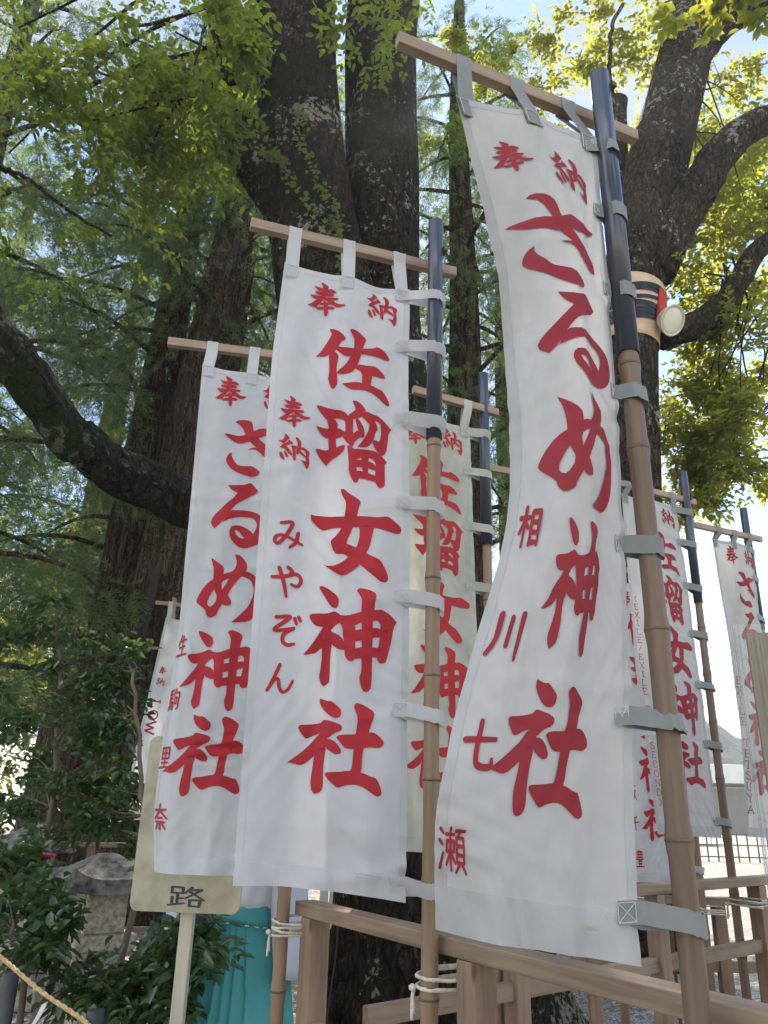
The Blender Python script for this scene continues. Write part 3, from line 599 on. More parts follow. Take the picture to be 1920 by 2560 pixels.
# ================================================================ LETTERING: brush outlines in a 0..400 box, '-' marks a hole
GLY = {
 '佐': '66,27 103,33 136,54 151,71 146,83 127,99 113,128 98,162 67,186 33,199 0,203 20,177 46,129 67,85 75,59 70,46 62,35|67,183 89,160 101,164 116,179 119,191 113,237 113,273 121,334 113,355 101,372 93,374 82,358 70,318 74,310 74,265 72,218|105,129 146,128 199,115 251,106 310,99 318,90 327,91 366,108 385,126 394,143 388,152 377,154 320,143 275,137 243,139 182,166 154,177 124,164 101,149|171,5 187,0 211,3 245,21 261,36 263,45 250,94 240,142 226,200 213,230 192,259 160,278 115,281 115,271 145,240 167,205 181,169 198,117 199,68 195,48 171,16|222,201 284,202 317,200 352,221 370,241 373,251 365,257 303,258 250,258 240,242 213,230|244,251 304,251 303,260 296,312 282,330 247,316 251,264|146,329 198,315 248,309 296,314 346,324 358,323 382,349 400,384 399,396 390,400 377,394 333,367 283,353 248,353 202,359 173,347 147,332',
 '瑠': '0,60 15,55 59,61 87,55 119,45 147,54 169,73 178,90 154,104 150,97 133,89 94,100 62,122 50,111 23,91 5,71|59,120 94,100 110,111 117,123 114,140 109,187 113,230 112,245 74,250 69,222 70,196 68,144|2,158 13,155 33,156 68,151 114,137 132,139 157,155 170,167 145,174 109,187 70,196 53,198 35,191 18,176|4,261 23,255 54,257 74,249 113,230 142,218 156,217 156,231 146,250 130,265 92,289 76,307 65,325 43,307 16,281|191,0 206,0 235,14 254,35 257,48 238,74 215,89 192,94 173,106 156,104 166,75 191,59 205,43 203,30 191,8|154,99 194,94 195,108 194,158 203,200 193,226 177,215 154,193 143,174 157,153 156,115|205,95 215,88 239,114 252,141 254,161 248,175 233,173 220,139 204,96|194,159 222,139 240,132 252,164 246,175 233,173 217,185 202,201 193,217 171,190|254,48 263,46 295,47 325,41 351,56 400,99 385,120 382,133 344,137 340,87 331,80 303,82 280,105 259,93 238,74|278,97 305,82 326,113 312,131 302,167 294,186 280,202 261,215 241,219 218,219 243,189 267,149 277,116|343,100 382,120 381,146 375,199 364,227 348,238 330,231 294,189 302,169 331,172 341,153|167,221 178,216 196,231 210,233 211,276 216,333 225,374 223,386 213,391 201,389 176,345 177,306 173,256|193,231 295,221 315,221 345,237 373,264 362,283 315,293 308,266 277,261 240,266 210,284 186,254|311,261 362,278 361,304 361,381 350,392 336,400 326,394 309,370 312,336 315,298|208,284 241,279 278,276 292,279 315,292 316,316 273,311 244,314 213,317|239,267 277,259 275,312 274,342 243,334|216,332 244,330 274,331 312,339 311,371 264,366 236,366 222,372',
 '女': '0,138 15,140 49,136 104,132 149,128 202,121 256,119 291,118 328,108 342,108 370,123 392,135 400,149 392,168 379,173 352,175 274,169 218,169 186,172 136,179 107,184 68,199 52,200 22,181 3,164|132,2 147,0 168,21 207,42 220,58 208,87 202,121 188,171 158,244 169,282 144,290 118,300 104,286 92,253 94,240 119,213 137,179 149,128 154,85 154,59 139,35 132,17|157,244 204,261 245,286 289,305 302,310 327,344 340,377 331,396 310,400 292,391 219,333 174,300 143,288 118,299 131,249|212,168 275,167 262,227 258,253 243,286 219,335 189,364 163,380 140,384 114,379 80,362 65,351 82,357 115,347 155,319 174,298 204,261 214,224 216,188',
 '神': '60,11 84,15 126,33 141,47 145,65 139,88 128,94 109,87 87,64 59,27 56,17|22,131 54,125 91,119 124,104 133,105 156,116 172,132 151,148 133,159 114,182 77,173 47,175 28,161 16,143|79,168 133,159 113,183 120,231 103,228 78,252 50,279 39,282 9,292 0,290 26,259 49,223 77,178|76,183 114,183 126,233 119,256 120,332 120,375 115,382 94,397 82,386 72,361 77,337 80,284 78,248|113,183 149,192 173,214 179,248 168,252 143,246 121,231|153,116 179,117 216,151 218,173 218,215 221,242 222,281 213,290 201,293 188,286 179,271 177,249 171,206 163,158 152,148|156,117 179,118 211,109 242,96 295,85 317,80 326,76 361,86 379,96 400,114 389,130 383,149 328,155 325,136 313,123 295,127 241,141 214,154 178,156|232,0 262,5 288,13 303,27 296,56 294,84 290,142 292,229 293,267 296,379 283,396 268,400 255,391 243,357 243,345 250,327 247,277 246,197 240,96 241,50 234,36 219,13|214,174 244,166 294,155 311,152 328,155 326,185 301,191 289,199 247,209 217,216|325,133 362,119 399,115 386,141 377,197 358,272 350,281 330,285 321,279 313,266 319,225 325,185|218,243 248,235 293,228 321,226 332,261 313,266 293,266 247,277 216,284 195,264',
 '社': '128,0 145,5 161,9 172,6 187,14 213,35 217,45 216,69 195,80 170,72 147,53 129,26 126,10|47,122 82,117 125,108 137,103 145,90 160,90 213,101 224,113 217,131 188,143 164,170 129,165 130,151 109,160 78,178 64,170 43,144 40,130|130,151 166,146 164,170 160,210 140,231 114,244 91,267 66,286 50,289 20,284 0,282 34,256 75,220 105,187|115,211 159,208 152,265 151,328 152,361 146,386 123,400 109,392 103,370 102,341 108,295 114,244|162,171 178,169 200,181 218,205 221,216 215,227 197,230 181,223 158,208|283,1 304,5 338,21 354,34 357,47 341,100 335,127 316,189 309,228 308,290 283,310 255,295 266,279 269,253 273,199 280,136 285,103 287,64 280,46 270,23 273,9|211,146 280,136 336,121 350,118 367,123 387,137 400,159 388,176 371,183 344,182 316,188 273,199 240,200 223,189 199,159|162,306 209,300 254,289 308,290 353,304 364,302 379,325 390,357 387,370 369,380 339,362 306,345 278,342 241,350 215,364 201,361 173,339 157,318',
 '奉': '124,0 164,13 204,33 196,64 180,116 169,213 106,241 134,170 140,110 140,52 120,16|49,69 96,73 141,73 197,69 235,56 285,81 289,98 261,108 221,106 138,119 92,115|61,135 92,125 138,124 222,110 258,116 268,136 250,151 185,155 102,170 68,156|15,184 70,184 121,176 199,166 257,160 315,158 316,180 291,191 213,199 175,204 92,230 67,236 33,211|92,230 155,201 144,233 109,291 85,325 47,330 0,321 44,284|175,204 245,192 279,210 332,231 400,230 385,255 321,274 288,266 248,246 201,220|132,253 170,241 215,231 248,238 236,256 191,269 159,273 121,288|78,323 160,295 224,276 269,270 289,287 277,305 207,316 118,346|162,214 195,228 217,267 222,373 198,400 178,383 169,285',
 '納': '78,0 106,6 145,48 101,98 86,124 55,126 0,99 54,88 80,42|135,72 159,79 191,114 156,125 111,149 73,194 26,181 71,127 125,105|57,175 111,157 139,189 184,240 181,271 149,262 105,210|32,232 60,238 101,323 90,340 39,305 28,263|74,216 106,225 142,285 131,304 108,292|165,139 212,148 221,188 233,320 222,345 186,314 191,224|172,137 243,138 282,146 329,137 360,153 400,176 393,215 354,215 322,168 244,176 189,179|216,22 239,21 296,79 283,176 269,231 223,255 240,169 245,92 215,45|275,192 315,215 355,252 348,272 308,253 269,231|346,194 396,180 386,246 399,303 389,372 366,400 351,387 334,353 283,311 349,317 356,282',
 'さ': '0,133 19,125 112,121 166,108 219,79 279,46 351,49 400,61 393,79 339,98 256,126 197,154 124,177 77,167 28,148|77,25 103,5 165,0 206,14 217,79 256,126 346,188 377,229 377,272 349,276 312,257 269,219 237,202 182,214 209,198 249,190 197,154 166,108 125,42|69,247 66,276 106,329 130,337 184,330 227,323 276,350 289,368 272,393 221,400 126,393 70,367 31,322 29,294 45,260',
 'る': '101,38 203,26 253,0 271,3 319,49 296,73 267,85 219,117 170,146 130,193 79,264 35,307 0,274 15,236 78,173 172,81 130,69|123,194 180,183 238,175 305,181 359,211 393,251 400,293 379,343 337,376 273,397 237,400 184,385 145,355 132,314 146,283 188,269 232,273 286,296 306,316 328,268 317,232 286,217 220,216 142,238 79,270|-168,305 191,299 214,314 246,341 224,344 186,331',
 'め': '67,35 98,54 144,80 153,103 142,170 150,216 157,233 189,243 214,276 216,296 198,306 162,300 127,265 101,214 90,162 89,108 72,56|212,8 218,0 247,2 286,38 299,70 293,95 258,134 206,206 192,239 161,291 134,342 132,357 92,381 65,361 60,339 30,318 0,297 1,274 23,226 57,182 93,158 149,123 214,104 232,49|214,104 293,95 347,112 382,145 399,180 400,251 389,316 366,356 336,381 241,400 228,397 275,353 323,297 350,231 349,183 326,143 283,129 245,135|-101,214 127,265 96,316 68,312 65,286 78,251|-188,148 150,216 142,175 163,156',
}
# thin brush letters as strokes: (points) in a 0..100 box
STK = {
 'み': '25,12 60,10 45,50 22,85 8,80 12,62 35,58 70,68 95,78;80,42 75,72 55,98',
 'や': '5,42 45,35 80,22 95,40 85,62 65,58;52,4 66,14 60,24;25,10 40,50 52,98',
 'ぞ': '20,12 65,8 15,52 78,42;78,42 50,60 45,82 60,94 82,90;80,12 86,28;92,6 98,18',
 'ん': '48,5 30,50 8,95;8,95 30,60 45,55 50,80 62,95 80,85 95,55',
 '生': '38,5 12,45;28,28 82,25;25,58 75,55;5,94 96,92;54,8 54,93',
 '里': '20,8 20,55;20,8 80,8 80,55;20,32 80,32;20,55 80,55;50,8 50,92;22,73 78,73;5,94 95,93',
 '駒': '12,8 12,62 48,62 46,92 38,88;12,8 45,8;12,26 42,26;12,44 42,44;28,8 28,60;8,75 6,92;18,74 20,86;28,72 30,84;38,70 40,80;62,5 52,35;60,22 92,22 90,85 78,92;60,42 60,68;60,42 78,42 78,68;60,68 78,68',
 '奈': '10,25 90,22;50,2 45,30 8,58;55,28 95,55;32,54 68,53;20,70 82,68;50,70 50,95 42,92;32,78 18,95;68,78 85,94',
 '相': '5,30 48,28;27,5 27,98;27,35 5,68;30,40 45,55;58,15 58,95;58,15 92,15 92,95;58,40 92,40;58,65 92,65;58,90 92,90',
 '川': '22,8 20,60 4,92;52,15 50,75;84,6 82,98',
 '七': '5,45 95,36;42,5 42,75 55,92 90,90 92,76',
 '瀬': '8,12 18,20;4,35 14,42;4,90 18,60;28,22 58,20;43,8 43,92;30,35 30,55;30,35 56,35 56,55;30,55 56,55;43,58 26,82;44,58 58,78;62,12 96,10;78,12 72,26;66,26 66,76;66,26 92,26 92,76;66,43 92,43;66,60 92,60;66,76 92,76;72,80 60,95;84,80 97,95',
 '路': '10,8 10,36;10,8 40,8 40,36;10,36 40,34;26,36 26,84;26,60 44,57;12,55 12,88;4,94 46,80;64,4 46,34;60,16 90,13 48,58;60,26 98,60;60,64 60,94;60,64 88,62 86,94;60,92 86,91',
 '藪': '5,14 95,13;32,4 32,22;66,4 66,22;10,34 52,33;10,34 10,50;52,33 50,50;30,26 30,62;10,50 50,49;18,64 48,62;30,60 12,96;18,78 50,96;66,26 56,52;62,42 94,40;84,42 58,96;66,56 97,96',
 '千': '75,8 25,22;6,48 94,45;50,15 50,98',
 '豊': '20,10 20,42;20,10 80,10 80,42;20,26 80,26;20,42 80,42;40,3 40,42;60,3 60,42;8,54 92,53;30,64 30,78;30,64 70,64 70,78;30,78 70,78;38,82 42,92;62,82 58,92;5,97 95,96',
 'E': '20,5 20,95;8,5 80,5 80,20;20,50 62,50;8,95 86,95 86,78', 'X': '12,5 86,95;86,5 12,95;2,5 26,5;72,5 96,5;2,95 26,95;72,95 96,95', 'I': '50,5 50,95;30,5 70,5;30,95 70,95',
 'L': '22,5 22,95;8,5 38,5;8,95 84,95 84,74', 'T': '50,5 50,95;8,22 8,5 92,5 92,22;34,95 66,95', 'H': '18,5 18,95;82,5 82,95;18,50 82,50;4,5 32,5;68,5 96,5;4,95 32,95;68,95 96,95',
 'S': '82,22 76,6 50,3 22,10 16,28 34,44 66,54 84,72 76,90 50,97 22,92 14,76', 'C': '88,26 76,8 50,3 24,14 12,50 24,86 50,97 76,92 90,74', 'O': '50,3 22,14 8,50 22,86 50,97 78,86 92,50 78,14 50,3',
 'N': '16,95 16,5 84,95 84,5;4,95 28,95;2,5 18,5;72,5 96,5', 'D': '18,5 18,95;6,5 50,5 82,20 92,50 82,80 50,95 6,95', 'U': '16,5 16,66 28,90 50,97 72,90 84,66 84,5;4,5 30,5;70,5 96,5', 'Y': '8,5 50,52 92,5;50,52 50,95;0,5 22,5;78,5 100,5;34,95 66,95',
 'A': '8,95 50,3 92,95;24,62 76,62;0,95 22,95;76,95 100,95', 'W': '2,5 28,95 50,20 72,95 98,5', '/': '82,2 18,98', ')': '30,3 58,22 66,50 58,78 30,97', '(': '70,3 42,22 34,50 42,78 70,97'}
def smooth_poly(p):
    q = []
    n = len(p)
    for i in range(n):
        a, b, c_ = np.array(p[i - 1]), np.array(p[i]), np.array(p[(i + 1) % n])
        u1, u2 = unit(b - a), unit(c_ - b)
        if u1.dot(u2) > .25: q += [tuple(b + (a - b) * .25), tuple(b + (c_ - b) * .25)]
        else: q.append(tuple(b))
    return q
def tri(polys, cell):
    """polys: list of (is_hole, points) -> union minus holes, triangulated with inner points so that it can follow a curved cloth"""
    vs, fs = [], []
    for neg, p in polys:
        fs.append(list(range(len(vs), len(vs) + len(p)))); vs += [Vector(q) for q in p]
    a = np.array([v[:] for v in vs]); lo, hi = a.min(0), a.max(0)
    for x in np.arange(lo[0] + cell[0] / 2, hi[0], cell[0]):
        for y in np.arange(lo[1] + cell[1] / 2, hi[1], cell[1]): vs.append(Vector((x + 1e-4 * random.random(), y + 1e-4 * random.random())))
    ov, oe, of, _, _, orig = geometry.delaunay_2d_cdt(vs, [], fs, 0, 1e-5, True)
    out = []
    for f, og in zip(of, orig):
        if og and not any(polys[k][0] for k in og): out.append(f)
    return np.array([v[:] for v in ov]), out
def outline(ch):
    r = []
    for s in GLY[ch].split('|'):
        neg = s[0] == '-'; r.append((neg, smooth_poly([tuple(float(z) / 400 for z in q.split(',')) for q in s.lstrip('-').split()])))
    return r
def strokes(ch, wd):
    r = []
    for s in STK[ch].split(';'):
        p = np.array([[float(z) for z in q.split(',')] for q in s.split()]) / 100
        if len(p) > 2 and ch in 'みやぞん七川SCOUD)(': p = spline(np.c_[p, np.zeros(len(p))], len(p) * 4)[:, :2]
        k = len(p); wds = wd * (1 - .30 * np.abs(np.linspace(-.5, 1, k)) ** 2) if ch not in 'EXILTHSCONDUYAW/()' else np.full(k, wd)
        for i in range(k - 1):
            d = unit(p[i + 1] - p[i]); n = np.array([-d[1], d[0]])
            r.append((False, [tuple(p[i] + n * wds[i] / 2), tuple(p[i] - n * wds[i] / 2), tuple(p[i + 1] - n * wds[i + 1] / 2), tuple(p[i + 1] + n * wds[i + 1] / 2)]))
        for i in range(k):
            r.append((False, [tuple(p[i] + .5 * wds[i] * np.array([math.cos(t_), math.sin(t_)])) for t_ in np.linspace(0, 2 * math.pi, 9)[:-1] + .2]))
    return r
_gc = {}
def glyph(ch, wd=None):
    if (ch, wd) not in _gc:
        _gc[(ch, wd)] = tri(outline(ch), (.036, .036)) if wd is None else tri(strokes(ch, wd), (.12, .12))
    return _gc[(ch, wd)]

# ================================================================ FENCES, POLES AND BANNERS
ZR = 1.20
uA = unit(np.array([.558, -.83, 0])); nA = np.array([.83, .558, 0])            # front fence: towards the right it comes nearer; nA points away from the camera
uB = unit(np.array([.781, .624, 0])); nB = np.array([-.624, .781, 0])          # fence going away to the right
P1, P2, P3 = np.array([.137, 2.09, 0]), np.array([.530, 1.45, 0]), np.array([-.283, 2.70, 0])
P4, P5, P6 = np.array([.452, 3.18, 0]), np.array([1.79, 4.23, 0]), np.array([2.46, 4.90, 0])
def fence(label, a, b, rails, posts, top, u, cut=0):
    L_ = np.linalg.norm(np.array(b) - np.array(a)); ang = math.atan2(u[1], u[0])
    root = empty('wooden_fence', tuple(a), label, 'fence', 'wooden fences carrying the banner poles')
    root.rotation_euler = (0, 0, ang)
    def put(name, c, size, mt, bev=.003):
        o = MB(); o.box((0, 0, 0), size); ob = o.build(name, mt, None, bevel=bev); ob.parent = root; ob.location = c; return ob
    put('top_rail', (L_ / 2 + cut / 2, 0, top - .020), (L_ + .04 - cut, .070, .040), M['fence'])
    for z in rails: put('rail', (L_ / 2, 0, z), (L_, .030, .058), M['fence'])
    for s in posts: put('post', (s, 0, (top - .041) / 2 - .01), (.068, .068, top - .041 + .02), M['post'], .004)
    return root
A0 = P3 + nA * .075 + uA * .02
fence('near wooden fence running behind the three front banner poles', A0, A0 + uA * 2.7, [.86, .5], [.055, .055 + .757, .055 + 1.53, 2.66], ZR, uA)
B0 = P4 - nB * .075 - uB * .66
fence('wooden fence running off to the right in front of the oak', B0, B0 + uB * 4.5, [.89, .60, .28], [.68, 1.58, 2.47, 3.36, 4.41], ZR - .004, uB, .42)
C0 = np.array([1.15, 5.05, 0])
uC = np.array([1., .0, 0])
fence('lower sunlit fence on the gravel at the far right', C0, C0 + uC * 4.2, [.66, .32], [.12, .88, 1.75, 2.7, 3.6], 1.02, uC)
fence('far fence at the left half hidden by shrubs', np.array([-2.6, 7.4, 0]), np.array([-.7, 7.95, 0]), [.8, .4], [.1, 1.0, 1.9], 1.1, unit(np.array([1.9, .55, 0])))

def pole(p, top, pipe, label, bar=None, barw=.036, lean=(0, 0), z0=0, r=.0215, nodes=None, seed=0, bmat='bamboo'):
    """bamboo with rings, black sleeve pipe over its upper end and a square crossbar stuck through it"""
    root = empty('banner_pole', (p[0], p[1], z0), label, 'pole', 'bamboo banner poles with black sleeves')
    ax = lambda z: np.array([p[0] + lean[0] * (z - 1.2), p[1] + lean[1] * (z - 1.2), z])
    rg = np.random.default_rng(seed); zs = []; z = z0 + .1 + rg.random() * .15
    while z < pipe + .05: zs.append(z); z += rg.uniform(.25, .34)
    if nodes: zs = nodes
    t = MB(); pts, rad = [], []
    allz = sorted([z0 - .02, pipe + .12] + [q for z in zs for q in (z - .03, z - .004, z + .004, z + .03)])
    for z in allz:
        k = min(abs(z - q) for q in zs); pts.append(ax(z)); rad.append(r * (1.10 if k < .006 else .97) * (1 - .045 * (z - 1)))
    t.tube(pts, rad, 20); bam = t.build('bamboo', M[bmat], root, True)
    for z in zs:
        t = MB(); t.tube([ax(z - .003), ax(z + .003)], r * 1.13 * (1 - .045 * (z - 1)), 20); t.build('bamboo_ring', M['bamboo_node'], bam, True)
    t = MB(); ro, ri = .0245, .0225
    n = 28; ang = np.linspace(0, 2 * math.pi, n, endpoint=False); cs = np.stack([np.cos(ang), np.sin(ang), 0 * ang], 1)
    vs = np.concatenate([ax(pipe) + cs * ri, ax(pipe) + cs * ro, ax(top) + cs * ro, ax(top + .002) + cs * (ro - .004)])
    f = [(i * n + j, i * n + (j + 1) % n, (i + 1) * n + (j + 1) % n, (i + 1) * n + j) for i in range(3) for j in range(n)] + [tuple(3 * n + j for j in range(n))]
    t.add(vs, f)
    vs = np.concatenate([ax(pipe) + cs * ri, ax(pipe + .3) + cs * ri]); t.add(vs, [(j, n + j, n + (j + 1) % n, (j + 1) % n) for j in range(n)])
    t.build('sleeve_pipe', M['pipe'], root, True)
    if bar is not None:
        a, b = np.array(bar[0]), np.array(bar[1]); d = b - a; t = MB(); t.box((0, 0, 0), (np.linalg.norm(d), .026, barw))
        o = t.build('crossbar', M['bar'], None, bevel=.002); o.parent = root; o.location = tuple((a + b) / 2 - np.array([p[0], p[1], z0]))
        o.rotation_euler = Vector(d).to_track_quat('X', 'Z').to_euler()
        t = MB(); c_ = ax(a[2] + (b - a)[2] * .9 + .012); c_[2] = b[2] + .012; dd = unit(np.array([d[1], -d[0], 0]))
        t.beam(c_ + unit(d) * .022 - dd * .05, c_ + unit(d) * .030 + dd * .02, .014, .014); t.build('peg', M['stem'], root)
    return root
def rope_bind(p, z, label, toward, n=4, seed=0, post=.075):
    """cord wound round the pole and the fence post behind it"""
    rg = np.random.default_rng(seed); t = MB(); k = 40 * n
    th = np.linspace(0, 2 * math.pi * n, k); c0 = np.array([p[0], p[1]]); d = np.array(toward[:2]); sd = np.array([-d[1], d[0]])
    cx = np.cos(th); sx = np.sin(th)
    off = np.where(cx > 0, post + .052, 0.0)
    u_ = np.sign(cx) * np.abs(cx) ** .6 * np.where(cx > 0, .012, .027) + off * np.clip(cx * 3, 0, 1); s_ = np.sign(sx) * np.abs(sx) ** .6 * np.where(cx > 0, .052, .028)
    zz = z - np.linspace(-.5, .5, k) * .011 * n + .006 * np.sin(th * .5 + seed) + rg.normal(0, .0006, k)
    t.tube(np.c_[c0[0] + d[0] * u_ + sd[0] * s_, c0[1] + d[1] * u_ + sd[1] * s_, zz], .0042, 6)
    e = np.array([c0[0] - d[0] * .028, c0[1] - d[1] * .028, z - .012]); s3 = np.array([sd[0], sd[1], 0])
    if seed % 2 == 0: s3 = -s3
    t.lathe([(.002, -.008), (.008, -.004), (.009, .003), (.003, .008)], e - np.array([d[0], d[1], 0]) * .008 + s3 * .02, 10)
    for q in (.0, .6):
        t.tube(spline([e + s3 * .02, e + s3 * (.028 + .004 * q) + np.array([0, 0, -.02]), e + s3 * .024 + np.array([0, 0, -.055 - .02 * q]) - np.array([d[0], d[1], 0]) * .01 * q], 8), .0042, 6)
    o = t.build('rope_binding', M['rope'], None, True, loc=tuple(e)); return tag(o, label, 'rope', 'white cords lashing poles to posts')

def cloth_fn(Lv, Rv, bow, rip, sag, seed, curl=None, zt=(3.08, 3.08), length=1.8, hemsag=(0, 0)):
    """Lv, Rv: [(v, x, y)] of the left and right edge; returns f(u, v) -> points"""
    L_ = np.array(Lv, float); R_ = np.array(Rv, float); bw = np.array(bow, float)
    rg = np.random.default_rng(seed); ph = rg.random(12) * 6.28; cre = np.arange(1, 7) / 6.5 + rg.normal(0, .01, 6); ca = rg.uniform(.3, 1, 6)
    cr_ = [(rg.uniform(0, 1), rg.uniform(.02, 1), rg.uniform(0, 3.14), rg.uniform(.035, .085), rg.uniform(.05, .14), rg.uniform(.0010, .0026), rg.uniform(0, 6.28)) for _ in range(34)]
    def sm(v, tv, tx):
        q = np.linspace(tv[0], tv[-1], 60); y = np.interp(q, tv, tx)
        for _ in range(4): y[1:-1] = (y[:-2] + 2 * y[1:-1] + y[2:]) / 4
        return np.interp(v, q, y)
    def f(u, v):
        u = np.asarray(u, float); v = np.asarray(v, float)
        lx, ly = sm(v, L_[:, 0], L_[:, 1]), sm(v, L_[:, 0], L_[:, 2]); rx, ry = sm(v, R_[:, 0], R_[:, 1]), sm(v, R_[:, 0], R_[:, 2])
        b_ = sm(v, bw[:, 0], bw[:, 1])
        dx, dy = rx - lx, ry - ly; n_ = np.sqrt(dx * dx + dy * dy); nx, ny = dy / n_, -dx / n_            # towards the camera
        w_ = b_ * np.sin(math.pi * u) + .5 * b_ * np.sin(2 * math.pi * u + ph[0]) * np.sin(math.pi * u)
        r_ = rip * (.6 * np.sin(7 * u + 3.1 * v + ph[1]) + .5 * np.sin(13 * u - 5 * v + ph[2]) * (.4 + .6 * np.sin(4 * v + ph[3]) ** 2) + .35 * np.sin(17 * v + 4 * u + ph[4]) + .22 * np.sin(31 * v - 9 * u + ph[5]) * np.sin(9 * u + ph[6]) + .3 * np.sin(5.5 * (u * 1.2 + v) * 3 + ph[7]))
        # drag folds fanning out from the ties on the right edge
        for k, vt in enumerate(TIE_V): r_ = r_ + rip * .8 * (np.exp(-((v - vt - .07 * (1 - u)) / .010) ** 2) - .8 * np.exp(-((v - vt + .05 * (1 - u) - .012) / .012) ** 2)) * np.clip((u - .35 - .1 * (k % 3)) * 1.8, 0, 1)
        for k in range(6): r_ = r_ + .0026 * ca[k] * np.exp(-np.abs((v - cre[k] + .008 * (u - .5)) / .006))
        for (cu, cv, ca_, wl, sg, am, p0) in cr_:
            du, dv = (u - cu) * .40, (v - cv) * length; s_ = du * math.cos(ca_) + dv * math.sin(ca_); q_ = -du * math.sin(ca_) + dv * math.cos(ca_)
            r_ = r_ + am * np.cos(6.283 * s_ / wl + p0) * np.exp(-(s_ * s_ / (2 * (sg * .5) ** 2) + q_ * q_ / (2 * sg ** 2)))
        r_ = r_ + .0022 * np.exp(-np.abs((u - .52 - .01 * np.sin(6 * v)) / .02)) + .0011 * np.sin(95 * v + 3 * np.sin(9 * v)) * np.clip((u - .90) * 12, 0, 1) + .0011 * np.sin(46 * u + ph[8]) * np.clip((v - .95) * 22, 0, 1)
        w_ = w_ + r_ * (.35 + .65 * np.minimum(1, 6 * v))
        if curl is not None: w_ = w_ - curl[0] * np.clip((curl[1] - u) / curl[1], 0, 1) ** 2 * np.interp(v, curl[2], curl[3])
        z = (zt[0] * (1 - u) + zt[1] * u) - v * length
        # the top edge sags between the three loops, the bottom hem waves a little
        z = z - sag * np.abs(np.sin(math.pi * (u * 2))) * np.exp(-v * 14) + hemsag[0] * u * v ** 6 - hemsag[1] * np.sin(math.pi * u) * v ** 6
        return np.stack([lx + dx * u + nx * w_, ly + dy * u + ny * w_, z], -1)
    return f
TIE_V = [.015, .125, .27, .42, .575, .745, .955]
TEMPLATE = {'A': [('奉', (.209, .023, .499, .093)), ('納', (.654, .018, .901, .086)), ('佐', (.310, .108, .864, .247)), ('瑠', (.333, .253, .879, .404)), ('女', (.325, .413, .936, .563)), ('神', (.325, .575, .911, .730)), ('社', (.264, .746, .843, .879))],
            'W': [('奉', (.10, .070, .38, .122)), ('納', (.53, .068, .85, .136)), ('さ', (.08, .160, .85, .288)), ('る', (.15, .292, .885, .420)), ('め', (.13, .435, .87, .572)), ('神', (.29, .588, .75, .732)), ('社', (.20, .762, .72, .890))],
            'B': [('奉', (.15, .016, .46, .092)), ('納', (.62, .020, .90, .094)), ('さ', (.27, .115, .80, .246)), ('る', (.21, .260, .765, .403)), ('め', (.15, .417, .76, .557)), ('神', (.11, .571, .782, .723)), ('社', (.06, .732, .746, .875))]}
